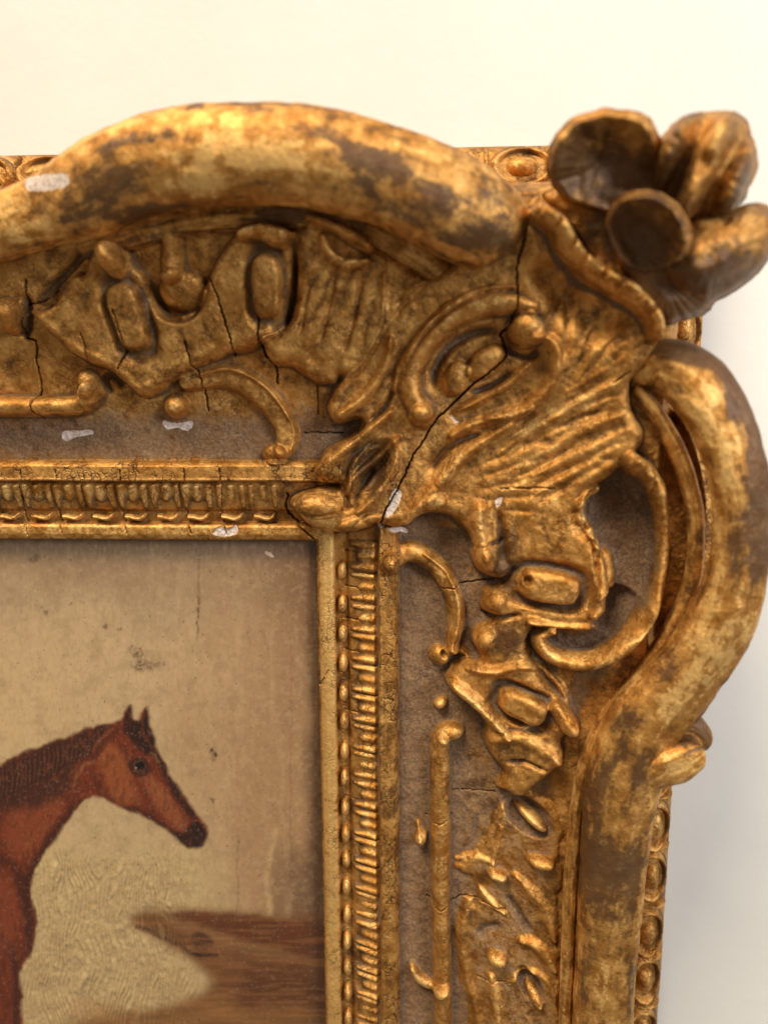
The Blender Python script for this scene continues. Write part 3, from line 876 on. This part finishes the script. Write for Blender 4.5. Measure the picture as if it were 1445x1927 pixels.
def sweep(name, ctrl, ratio=.9, seg=112, n=24, prof=None, lump=.006, parent=None, caps=(True, True), lumpf=14, rings=(), **pa):
    C = crom(ctrl, n)
    P3 = np.array([W(c[0], c[1], c[2]) for c in C])
    rw = C[:, 3] / 1000 * (DIST - C[:, 2]) / DIST
    T = np.gradient(P3, axis=0); T /= np.linalg.norm(T, axis=1)[:, None]
    up = np.array([0, 0, 1.0])
    B = np.cross(T, up); B /= np.linalg.norm(B, axis=1)[:, None]     # in plane, to the right of travel
    U = np.cross(B, T)
    arc = np.concatenate([[0], np.cumsum(np.linalg.norm(np.diff(P3, axis=0), axis=1))])
    tap = np.ones(len(C))
    if caps[0]: tap = np.minimum(tap, np.sqrt(np.clip(1 - (1 - np.clip(arc / (rw[0] * .9), 0, 1)) ** 2, 0, 1)))
    if caps[1]: tap = np.minimum(tap, np.sqrt(np.clip(1 - (1 - np.clip((arc[-1] - arc) / (rw[-1] * .9), 0, 1)) ** 2, 0, 1)))
    tap = np.maximum(tap, .02)
    th = np.linspace(0, 2 * np.pi, seg, endpoint=False)
    V = []
    for i in range(len(C)):
        r = np.ones(seg)
        if prof is not None: r = prof(th, arc[i] / arc[-1])
        l = (fbm(np.full(seg, arc[i] * lumpf) + 10, np.cos(th) * 1.6 + 4, 7, 4) - .5) + (fbm(np.full(seg, arc[i] * lumpf) + 10, np.sin(th) * 1.6 + 24, 9, 4) - .5)
        l2 = (fbm(arc[i] * 60 + 0 * th, np.cos(th) * 6 + 3, 17, 2) - .5) + (fbm(arc[i] * 60 + 0 * th, np.sin(th) * 6 + 3, 19, 2) - .5)
        rr_ = rw[i] * tap[i]
        V.append(P3[i] + (np.cos(th) * r * rr_)[:, None] * B[i] + (np.sin(th) * r * rr_ * ratio)[:, None] * U[i]
                 + ((l * lump + l2 * lump * .35) * tap[i])[:, None] * (np.cos(th)[:, None] * B[i] + np.sin(th)[:, None] * U[i]))
    V = np.array(V); m = len(C)
    c0 = V[0].mean(0); c1 = V[-1].mean(0)
    VX = np.concatenate([V.reshape(-1, 3), [c0], [c1]])
    f = []
    i = np.arange(m - 1)[:, None] * seg; j = np.arange(seg)[None]; jn = (j + 1) % seg
    f = np.stack([i + j, i + jn, i + seg + jn, i + seg + j], -1).reshape(-1, 4)
    e = []
    for k in range(seg):
        e.append((m * seg, (k + 1) % seg, k, k)); e.append((m * seg + 1, (m - 1) * seg + k, (m - 1) * seg + (k + 1) % seg, (m - 1) * seg + (k + 1) % seg))
    at = paint_attrs(VX, **pa)
    aa = np.repeat(arc, seg); tt = np.tile(th, m)
    st = fbm(aa * 9, np.cos(tt) * 4 + 9, 61, 4) + fbm(aa * 9 + 3, np.sin(tt) * 4 + 29, 62, 4) - 1
    st2 = fbm(aa * 34, np.cos(tt) * 12 + 9, 63, 4) + fbm(aa * 34 + 3, np.sin(tt) * 12 + 29, 64, 4) - 1
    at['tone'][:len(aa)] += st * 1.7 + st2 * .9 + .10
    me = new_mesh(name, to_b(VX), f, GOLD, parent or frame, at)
    # make sure the surface faces outwards
    import bmesh
    bm = bmesh.new(); bm.from_mesh(me.data)
    bmesh.ops.holes_fill(bm, edges=[q for q in bm.edges if q.is_boundary], sides=0)
    bmesh.ops.recalc_face_normals(bm, faces=bm.faces)
    for q in bm.faces: q.smooth = True
    bm.to_mesh(me.data); bm.free()
    return me

sweep('top_scroll', [(-160, 470, .15, 66), (-60, 440, .16, 66), (20, 420, .17, 58), (90, 398, .18, 62), (160, 368, .195, 76), (250, 322, .22, 80), (330, 302, .235, 84), (430, 294, .245, 84), (540, 294, .25, 82), (640, 308, .25, 82),
       (730, 333, .245, 83), (810, 368, .235, 85), (880, 405, .215, 83), (930, 436, .19, 74), (962, 470, .17, 50)], .80, lump=.005, lumpf=9,
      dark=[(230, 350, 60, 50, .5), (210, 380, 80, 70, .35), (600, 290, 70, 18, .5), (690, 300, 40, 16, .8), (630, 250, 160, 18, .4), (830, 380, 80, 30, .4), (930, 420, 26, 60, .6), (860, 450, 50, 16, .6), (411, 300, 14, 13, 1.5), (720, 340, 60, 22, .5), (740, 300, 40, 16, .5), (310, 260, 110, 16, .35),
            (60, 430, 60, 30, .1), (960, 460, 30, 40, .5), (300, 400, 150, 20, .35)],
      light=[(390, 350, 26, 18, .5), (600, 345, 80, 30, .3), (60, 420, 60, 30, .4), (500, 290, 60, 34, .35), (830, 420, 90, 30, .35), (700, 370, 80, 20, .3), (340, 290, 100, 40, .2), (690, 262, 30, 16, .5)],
      chips=[(90, 343, 42, 15, -.12)])
sweep('scroll_underside', [(150, 470, .14, 26), (230, 440, .155, 30), (330, 412, .165, 34), (450, 398, .17, 34), (570, 398, .17, 34), (660, 415, .165, 34), (740, 450, .155, 34), (820, 500, .14, 34), (880, 540, .12, 30)], .8, lump=.005,
      dark=[(500, 420, 600, 90, .3)])  # shade beneath the scroll painted into the tone
def rail_prof(th, t):
    f = sstep(.55, .72, t)
    se = (np.abs(np.cos(th)) ** 3.4 + np.abs(np.sin(th)) ** 3.4) ** (-1 / 3.4)
    return 1 + f * .8 * (se - 1) * .6 - .06 * np.exp(-((np.angle(np.exp(1j * (th - 2.0)))) / .25) ** 2)
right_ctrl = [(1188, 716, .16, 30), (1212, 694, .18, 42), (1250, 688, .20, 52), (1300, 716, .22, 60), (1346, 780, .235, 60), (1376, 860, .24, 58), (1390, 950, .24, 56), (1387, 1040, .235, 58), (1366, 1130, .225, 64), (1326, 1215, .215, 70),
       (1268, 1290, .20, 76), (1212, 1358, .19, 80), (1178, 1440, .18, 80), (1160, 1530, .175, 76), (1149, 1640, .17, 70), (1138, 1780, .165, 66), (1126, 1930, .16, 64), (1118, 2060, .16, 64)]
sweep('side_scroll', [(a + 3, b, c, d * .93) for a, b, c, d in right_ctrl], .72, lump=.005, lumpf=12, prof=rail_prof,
      dark=[(1428, 880, 24, 150, 1.0), (1300, 655, 90, 24, 1.2), (1395, 750, 40, 70, .9), (1435, 1040, 18, 90, .8), (1300, 668, 60, 26, 1.4), (1390, 740, 30, 60, 1.0), (1425, 880, 16, 130, 1.1), (1440, 1000, 14, 120, 1.0), (1215, 690, 30, 18, .6), (1380, 1040, 18, 40, .9), (1345, 880, 10, 60, .6), (1100, 1560, 30, 110, .8), (1180, 1620, 40, 40, 1.0), (1160, 1650, 60, 60, .5), (1110, 1640, 24, 60, .8), (1170, 1720, 36, 50, .4),  # patina spots, plus shade painted along the outer and top edge
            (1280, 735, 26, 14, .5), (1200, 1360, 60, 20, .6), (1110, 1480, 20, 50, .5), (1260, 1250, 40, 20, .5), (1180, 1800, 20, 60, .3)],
      light=[(1320, 790, 40, 60, .8), (1370, 900, 26, 70, .8), (1350, 1130, 50, 60, .4), (1240, 710, 30, 16, .6), (1160, 1560, 20, 30, .6), (1170, 1500, 40, 30, .3)])  # highlight of the inner face painted in as lighter tone
sweep('side_bead', [(1192, 726, .17, 13), (1236, 782, .18, 15), (1278, 860, .185, 16), (1304, 950, .185, 16), (1308, 1040, .18, 16), (1290, 1125, .17, 16), (1246, 1210, .16, 16), (1190, 1285, .155, 15), (1136, 1355, .15, 14), (1102, 1430, .15, 13),
       (1084, 1520, .15, 13), (1073, 1640, .15, 13), (1067, 1780, .15, 13), (1062, 1930, .145, 13), (1058, 2060, .145, 13)], 1.0, seg=24, lump=.002, dark=[(1280, 1000, 40, 200, .2)], light=[(1080, 1500, 30, 90, .3), (1066, 1800, 20, 150, .3)])
sweep('ear_leaf', [(1140, 1510, .165, 18), (1190, 1470, .185, 32), (1238, 1444, .205, 40), (1282, 1428, .215, 40), (1322, 1408, .21, 26)], .8, lump=.006,
      dark=[(1300, 1395, 60, 16, .8)], light=[(1285, 1440, 50, 14, .7)])
sweep('ear_leaf', [(1190, 1400, .175, 22), (1240, 1376, .19, 34), (1285, 1368, .20, 36), (1308, 1385, .205, 30), (1316, 1412, .205, 22)], .8, lump=.006,
      dark=[(1260, 1375, 110, 40, 1.5)])

# ------------------------------------------------------------------ flower on the corner
def petal(name, ring, centre, hc, hr, cup, thick=.034, fl=0, nf=5, parent=None, fdir=(0, -1), rimroll=.02, **pa):
    R = crom(ring, 14, True); m = len(R); K = 34
    aj = np.arange(m) / m * 2 * np.pi
    jj = 1 + (fbm(np.cos(aj) * 3 + ring[0][0], np.sin(aj) * 3 + 7, 5, 3) - .5) * .10
    R = np.array(centre) + (R - np.array(centre)) * jj[:, None]
    V = []
    cu = np.array(centre, float)
    ang = np.arange(m) / m * 2 * np.pi
    hrim = crom([(a,) for a in hr], 14, True)[:, 0] if not np.isscalar(hr) else np.full(m, hr)
    fd = np.array(fdir, float); fd /= np.linalg.norm(fd); fp = np.array([-fd[1], fd[0]])
    for side in (0, 1):
        for k in range(K):
            r = k / (K - 1)
            uv = cu + (R - cu) * r
            h = hc + (hrim - hc) * (r ** cup)
            h = h - rimroll * sstep(.80, 1.0, np.full(m, r)) ** 2
            rel = (uv - cu) @ fp / 60.
            h = h + fl * np.cos(rel * nf) * sstep(0, .35, r) 
            h = h + .0016 * np.abs(np.cos(aj * 9.5)) * sstep(.25, .7, np.full(m, r))
            h = h + (fbm(uv[:, 0] / 60, uv[:, 1] / 60, 3, 3) - .5) * .022
            if side: h = h - thick * np.sqrt(max(0, 1 - r ** 6)) - .0005
            V.append(np.array([W(uv[i, 0], uv[i, 1], h[i]) for i in range(m)]))
    VX = np.array(V).reshape(-1, 3)
    f = []
    j = np.arange(m); jn = (j + 1) % m
    for side in (0, 1):
        o = side * K * m
        for k in range(K - 1):
            q = np.stack([o + k * m + j, o + k * m + jn, o + (k + 1) * m + jn, o + (k + 1) * m + j], -1)
            f.append(q if side else q[:, ::-1])
    a = (K - 1) * m; b = K * m + (K - 1) * m
    f.append(np.stack([a + j, a + jn, b + jn, b + j], -1))
    f = np.concatenate(f)
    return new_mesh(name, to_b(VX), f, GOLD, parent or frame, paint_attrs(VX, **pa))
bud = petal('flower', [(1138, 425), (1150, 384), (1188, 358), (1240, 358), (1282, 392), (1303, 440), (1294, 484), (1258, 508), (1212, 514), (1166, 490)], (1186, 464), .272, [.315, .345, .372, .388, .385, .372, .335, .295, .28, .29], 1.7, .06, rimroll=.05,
     dark=[(1195, 460, 74, 60, 1.7), (1230, 380, 80, 30, .4), (1160, 490, 60, 40, 1.0)], light=[(1262, 400, 26, 16, .4)])  # dark cup; the glint on its rim is painted into the tone
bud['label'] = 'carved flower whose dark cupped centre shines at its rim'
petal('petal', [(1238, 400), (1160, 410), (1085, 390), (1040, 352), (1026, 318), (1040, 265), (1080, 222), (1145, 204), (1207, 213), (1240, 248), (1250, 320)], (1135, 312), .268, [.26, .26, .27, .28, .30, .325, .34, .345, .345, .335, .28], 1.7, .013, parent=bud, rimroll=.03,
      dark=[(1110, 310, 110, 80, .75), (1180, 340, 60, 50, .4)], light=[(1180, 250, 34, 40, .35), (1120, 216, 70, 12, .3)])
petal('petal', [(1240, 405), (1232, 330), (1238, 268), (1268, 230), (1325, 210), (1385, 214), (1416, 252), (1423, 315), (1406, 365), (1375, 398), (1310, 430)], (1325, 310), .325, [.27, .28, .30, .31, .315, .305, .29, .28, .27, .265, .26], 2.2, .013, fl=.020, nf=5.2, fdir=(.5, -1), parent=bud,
      dark=[(1278, 300, 20, 80, .8), (1398, 330, 26, 60, .7), (1250, 360, 30, 50, .8), (1350, 390, 70, 24, .6), (1310, 216, 120, 10, .4)], light=[(1338, 290, 22, 80, .7), (1280, 244, 26, 16, .5)])  # bright stripe on the flutes is a painted highlight
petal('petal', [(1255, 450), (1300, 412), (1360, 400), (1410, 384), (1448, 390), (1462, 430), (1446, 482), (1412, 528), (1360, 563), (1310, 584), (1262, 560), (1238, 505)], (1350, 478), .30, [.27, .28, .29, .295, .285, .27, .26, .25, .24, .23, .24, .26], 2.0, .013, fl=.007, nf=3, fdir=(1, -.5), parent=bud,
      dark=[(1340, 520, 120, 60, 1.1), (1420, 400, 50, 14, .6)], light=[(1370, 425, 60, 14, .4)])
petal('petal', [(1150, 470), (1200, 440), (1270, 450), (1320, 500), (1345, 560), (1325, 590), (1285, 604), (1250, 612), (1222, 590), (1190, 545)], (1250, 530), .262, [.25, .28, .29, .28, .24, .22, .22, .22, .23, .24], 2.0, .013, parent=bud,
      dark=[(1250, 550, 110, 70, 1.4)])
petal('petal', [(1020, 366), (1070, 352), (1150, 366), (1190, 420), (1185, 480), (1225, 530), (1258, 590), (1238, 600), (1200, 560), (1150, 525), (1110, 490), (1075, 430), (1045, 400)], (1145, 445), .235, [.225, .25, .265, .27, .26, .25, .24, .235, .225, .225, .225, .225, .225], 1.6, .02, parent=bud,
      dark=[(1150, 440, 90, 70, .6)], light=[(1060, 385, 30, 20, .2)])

# ------------------------------------------------------------------ painting
def srgb(r, g, b):
    c = np.array([r, g, b]) / 255.
    return np.where(c < .04045, c / 12.92, ((c + .055) / 1.055) ** 2.4)
px = np.arange(-1.0, XS0 + .004, .0017); py = np.arange(-1.25, YS0 + .004, .0017)
px, py = np.meshgrid(px, py)
U, V = project(px, py, 0 * px)
def n_(su, sv, seed, o=4): return fbm(U / su, V / sv, seed, o)
wu = U + (n_(18, 18, 71, 3) - .5) * 9; wv_ = V + (n_(18, 18, 73, 3) - .5) * 9
def msk(pts, soft=5, n=5, warp=True):
    q = crom(pts, n, True)
    x, y = (wu, wv_) if warp else (U, V)
    out = np.zeros(U.shape)
    k = (U > q[:, 0].min() - 60) & (U < q[:, 0].max() + 60) & (V > q[:, 1].min() - 60) & (V < q[:, 1].max() + 60)
    D, _, _, _ = seg_dist(x[k], y[k], q, True)
    out[k] = sstep(-soft, soft, np.where(inside(x[k], y[k], q), D, -D))
    return out
def stroke(pts, w, soft=.8, n=6):
    q = crom(pts, n)
    out = np.zeros(U.shape); p = w * 3 + 8
    k = (U > q[:, 0].min() - p) & (U < q[:, 0].max() + p) & (V > q[:, 1].min() - p) & (V < q[:, 1].max() + p)
    D, _, _, _ = seg_dist(wu[k], wv_[k], q)
    out[k] = sstep(w * (1 + soft), w * (1 - min(soft, .9)), D)
    return out
def lay(C, m, col, a=1.0):
    m = (m * a)[..., None]
    return C * (1 - m) + np.asarray(col) * m
C = np.zeros(U.shape + (3,)) + srgb(186, 158, 120)
C = lay(C, sstep(200, 620, U + (n_(120, 200, 1) - .5) * 260), srgb(158, 122, 86))
C = lay(C, sstep(1230, 1010, V + (n_(150, 60, 2) - .5) * 130), srgb(142, 115, 90), .85)
C = lay(C, sstep(430, 610, U + (n_(60, 260, 3) - .5) * 120) * sstep(1450, 1050, V), srgb(118, 84, 58), .85)
C = lay(C, sstep(560, 612, U + (n_(30, 90, 4) - .5) * 50), srgb(84, 58, 40), .8)
C = lay(C, sstep(1045, 1012, V), srgb(100, 76, 56), .7)
C = lay(C, sstep(250, 20, U) * sstep(1150, 1350, V), srgb(200, 170, 126), .6)
C = lay(C, sstep(1550, 1640, V) * sstep(480, 330, U), srgb(186, 160, 114), .8)
C = lay(C, sstep(480, 560, U + (n_(20, 120, 5) - .5) * 30) * sstep(1560, 1640, V + (n_(30, 60, 12) - .5) * 60), srgb(104, 76, 54), .8)
C = lay(C, stroke([(520, 1560), (505, 1640), (508, 1725)], 5, .9), srgb(196, 165, 116), .5)
C = lay(C, sstep(.5, .75, n_(7, 60, 6, 3)), srgb(134, 102, 72), .08)
C = lay(C, sstep(.45, .75, n_(26, 22, 95, 5)), srgb(140, 112, 80), .30)
C = lay(C, sstep(.5, .75, n_(9, 8, 96, 4)), srgb(208, 180, 138), .14)
C = lay(C, sstep(.55, .8, n_(16, 90, 16, 3)), srgb(206, 178, 136), .12)
# distant bank of earth with a fallen trunk
bank = msk([(256, 1716), (330, 1712), (420, 1716), (510, 1726), (625, 1744), (640, 1990), (60, 1990), (150, 1925), (330, 1890), (398, 1850), (352, 1800), (300, 1764), (256, 1740)], 17)
bc = np.zeros(C.shape) + srgb(118, 76, 42)
bc = bc * (.7 + .65 * n_(60, 14, 8))[..., None]
C = lay(C, bank, bc)
C = lay(C, msk([(330, 1716), (430, 1718), (620, 1746), (620, 1798), (540, 1788), (440, 1762), (350, 1732)], 6), srgb(96, 50, 24), .85)
C = lay(C, msk([(310, 1728), (370, 1738), (450, 1766), (560, 1800), (470, 1792), (380, 1770)], 9), srgb(150, 112, 74), .5)
C = lay(C, stroke([(262, 1742), (320, 1768), (380, 1798)], 4), srgb(70, 38, 20), .8)
C = lay(C, msk([(362, 1760), (378, 1752), (398, 1764), (402, 1780), (385, 1790), (366, 1780)], 4), srgb(72, 42, 26), .85)
C = lay(C, stroke([(345, 1782), (372, 1794), (410, 1798)], 3), srgb(46, 28, 20), .8)
C = lay(C, sstep(410, 470, U + (n_(40, 40, 9) - .5) * 90) * sstep(1800, 1850, V + (n_(40, 40, 10) - .5) * 60), srgb(86, 46, 24), .7)
C = lay(C, sstep(1860, 1910, V + (n_(60, 30, 11) - .5) * 70) * sstep(80, 200, U), srgb(158, 112, 60), .55)
C = lay(C, sstep(560, 612, U), srgb(54, 36, 26), .6)
# the chestnut horse
horse = msk([(-60, 1470), (0, 1440), (30, 1420), (64, 1407), (102, 1395), (140, 1380), (174, 1367), (203, 1361), (228, 1352), (236, 1340), (250, 1326), (253, 1350), (262, 1354), (268, 1338), (279, 1329), (280, 1352), (284, 1366), (291, 1384),
    (296, 1406), (308, 1428), (321, 1457), (337, 1483), (360, 1512), (378, 1538), (391, 1556), (392, 1573), (381, 1590), (360, 1594), (338, 1585), (326, 1567), (291, 1547), (262, 1529), (241, 1526), (221, 1515), (196, 1501), (172, 1500), (151, 1515),
    (125, 1547), (106, 1576), (84, 1608), (64, 1646), (60, 1680), (70, 1722), (69, 1765), (58, 1800), (41, 1822), (43, 1876), (38, 2000), (-60, 2000)], 4.5, 5)
hc = np.zeros(C.shape) + srgb(122, 52, 27)
hc = hc * (.72 + .56 * n_(10, 26, 15))[..., None]
hc = lay(hc, msk([(-40, 1480), (0, 1440), (60, 1405), (140, 1378), (200, 1360), (196, 1390), (170, 1420), (140, 1450), (120, 1500), (80, 1520), (20, 1525), (-40, 1530)], 14), srgb(78, 42, 29), .9)
hc = lay(hc, msk([(20, 1530), (70, 1520), (110, 1500), (120, 1530), (80, 1590), (40, 1610), (10, 1580)], 14), srgb(158, 78, 42), .7)
for i_ in range(24):
    a_ = -6 + i_ * 8.6; t_ = 1446 - a_ * .405
    hc = lay(hc, stroke([(a_, t_), (a_ + 2, t_ + 30), (a_ - 2, t_ + 62 - i_)], 2.0), srgb(48, 26, 19), .55)
    hc = lay(hc, stroke([(a_ + 4, t_ + 4), (a_ + 6, t_ + 30), (a_ + 3, t_ + 54 - i_)], 1.5), srgb(126, 74, 48), .30)
hc = lay(hc, stroke([(150, 1512), (122, 1545), (98, 1580), (74, 1620), (50, 1660), (55, 1720), (58, 1790)], 11), srgb(70, 32, 22), .8)
hc = lay(hc, stroke([(10, 1615), (40, 1650), (50, 1700)], 9), srgb(76, 34, 22), .7)
hc = lay(hc, stroke([(0, 1760), (25, 1790), (35, 1860), (30, 1927)], 8), srgb(64, 30, 22), .7)
hc = lay(hc, msk([(-20, 1640), (20, 1660), (40, 1720), (30, 1770), (-20, 1800)], 12), srgb(160, 78, 44), .55)
hc = lay(hc, msk([(190, 1410), (215, 1400), (240, 1430), (250, 1470), (262, 1505), (235, 1515), (205, 1490), (190, 1450)], 10), srgb(168, 92, 48), .8)
hc = lay(hc, msk([(262, 1455), (300, 1470), (340, 1520), (352, 1560), (330, 1555), (290, 1510)], 7), srgb(172, 98, 58), .65)
hc = lay(hc, stroke([(190, 1460), (188, 1480), (196, 1498)], 6), srgb(98, 42, 24), .7)
hc = lay(hc, stroke([(222, 1370), (200, 1395), (180, 1425)], 5), srgb(100, 48, 28), .8)
hc = lay(hc, stroke([(212, 1370), (190, 1390), (178, 1412)], 3), srgb(150, 82, 48), .5)
hc = lay(hc, msk([(232, 1372), (238, 1345), (250, 1322), (254, 1350), (244, 1385)], 3), srgb(58, 30, 22), .9)
hc = lay(hc, msk([(248, 1362), (270, 1352), (278, 1325), (282, 1362), (294, 1384), (296, 1410), (278, 1420), (262, 1405), (246, 1385)], 4), srgb(44, 26, 20), .95)
hc = lay(hc, stroke([(292, 1408), (306, 1438), (322, 1470), (345, 1506), (368, 1536)], 7), srgb(52, 30, 22), .9)
hc = lay(hc, stroke([(230, 1520), (270, 1528), (310, 1556), (335, 1580)], 5), srgb(72, 34, 22), .8)
hc = lay(hc, msk([(322, 1560), (345, 1566), (358, 1550), (384, 1552), (394, 1575), (378, 1595), (345, 1594)], 6), srgb(42, 26, 22), .9)
hc = lay(hc, msk([(362, 1548), (374, 1546), (382, 1556), (374, 1566), (364, 1562)], 2.5), srgb(20, 14, 14), .95)
hc = lay(hc, msk([(243, 1435), (256, 1424), (274, 1426), (284, 1444), (276, 1460), (258, 1462), (246, 1450)], 3), srgb(66, 36, 24), .9)
hc = lay(hc, msk([(252, 1436), (264, 1430), (274, 1440), (270, 1454), (257, 1453)], 2.5), srgb(96, 60, 40), .6)
hc = lay(hc, msk([(256, 1438), (266, 1434), (273, 1442), (266, 1449), (258, 1447)], 2), srgb(16, 12, 12), 1)
hc = lay(hc, (((U - 257) / 1.8) ** 2 + ((V - 1444) / 1.8) ** 2) < 1, srgb(220, 200, 175), .7)
hc = lay(hc, stroke([(286, 1416), (294, 1424), (300, 1436)], 2.5), srgb(150, 108, 74), .5)
hc = lay(hc, stroke([(284, 1458), (296, 1482), (312, 1502)], 2.6), srgb(170, 110, 68), .3)
hc = lay(hc, stroke([(140, 1475), (160, 1440), (180, 1432)], 3), srgb(184, 120, 72), .45)
hc = lay(hc, sstep(.56, .72, n_(5, 12, 44, 3)), srgb(168, 92, 50), .22)
hc = lay(hc, sstep(.54, .7, n_(6, 16, 45, 3)), srgb(62, 28, 19), .35)
C = lay(C, horse, hc)
# spots, scuffs and the crazed old varnish
for (a, b, ra, rb, s) in [(402, 1418, 5, 9, .95), (262, 1240, 10, 16, .55), (272, 1252, 16, 8, .5), (252, 1222, 10, 8, .45), (302, 1250, 8, 6, .4), (66, 1050, 8, 6, .5), (200, 1178, 5, 4, .6), (226, 1184, 4, 3, .6), (86, 1152, 4, 4, .6), (400, 1505, 4, 5, .5), (372, 1160, 2, 30, .55), (374, 1100, 2, 60, .3), (548, 1400, 2, 180, .2), (448, 1640, 2, 90, .25)]:
    r = np.exp(-(((wu - a) / ra) ** 2 + ((V - b) / rb) ** 2)); r = r * (.4 + 1.2 * (n_(5, 5, 50, 2) > .45))
    C = lay(C, np.clip(r * 1.6, 0, 1), srgb(70, 42, 30), s)
sp = n_(4.5, 4.5, 60, 2)
C = lay(C, sp > .86, srgb(90, 58, 38), .6)
C = lay(C, ((((U - 508) / 9) ** 2 + ((V - 1043 - (U - 508) * .5) / 4) ** 2) < 1) * 1., srgb(226, 196, 168), .9)
# impasto: fine vertical, wavering bristle marks in the sky below the head
ph = U * .72 + (n_(60, 130, 80, 3) - .5) * 48 + (n_(14, 40, 87, 2) - .5) * 4
br = (np.sin(ph) * .5 + .5) ** 2 * sstep(1570, 1640, V + (n_(60, 60, 81) - .5) * 90) * sstep(420, 300, U) * (.35 + .9 * n_(26, 40, 82, 3))
grain = n_(5, 10, 83, 3)
rel = (br * .0030 + (n_(6, 9, 88, 3) - .5) * .0030 * sstep(1570, 1640, V) * sstep(420, 300, U) + (n_(4, 16, 83, 3) - .5) * .0014 + (n_(16, 30, 84) - .5) * .0010) * (1 - .7 * horse) * (1 - .6 * bank) + horse * (n_(5, 12, 85, 3) - .5) * .0016
C = lay(C, np.clip(br * 1.3 - .4, 0, 1) * (1 - horse), srgb(210, 184, 134), .32)
C = lay(C, np.clip(.5 - br * 3, 0, 1) * (1 - horse) * (1 - bank) * sstep(1570, 1640, V) * sstep(420, 300, U), srgb(150, 122, 84), .25)
C = lay(C, (n_(3, 16, 86, 2) > .7) * (1 - horse), srgb(132, 96, 64), .14)
C = C * (1 - .32 * horse)[..., None] * np.array([.92, .885, .83])
C = lay(C, bank * n_(70, 9, 90, 4), srgb(62, 34, 18), .55)
C = lay(C, bank * sstep(.5, .7, n_(50, 5, 91, 3)), srgb(150, 100, 56), .25)
C = np.clip(C, 0, 1)
m_, nt_, b_ = None, None, None
ny_, nx_ = px.shape
ids = np.arange(nx_ * ny_).reshape(ny_, nx_)
pf = np.stack([ids[:-1, :-1], ids[:-1, 1:], ids[1:, 1:], ids[1:, :-1]], -1).reshape(-1, 4)
pv = np.stack([px, py, .002 + rel], -1).reshape(-1, 3)
col4 = np.concatenate([C.reshape(-1, 3), np.ones((C.shape[0] * C.shape[1], 1))], 1)
painting = new_mesh('painting', to_b(pv), pf, paint_mat(), None, dict(paint=col4))
tag(painting, 'oil painting of a chestnut horse in profile against tan sky, inside the gilt frame', 'painting')
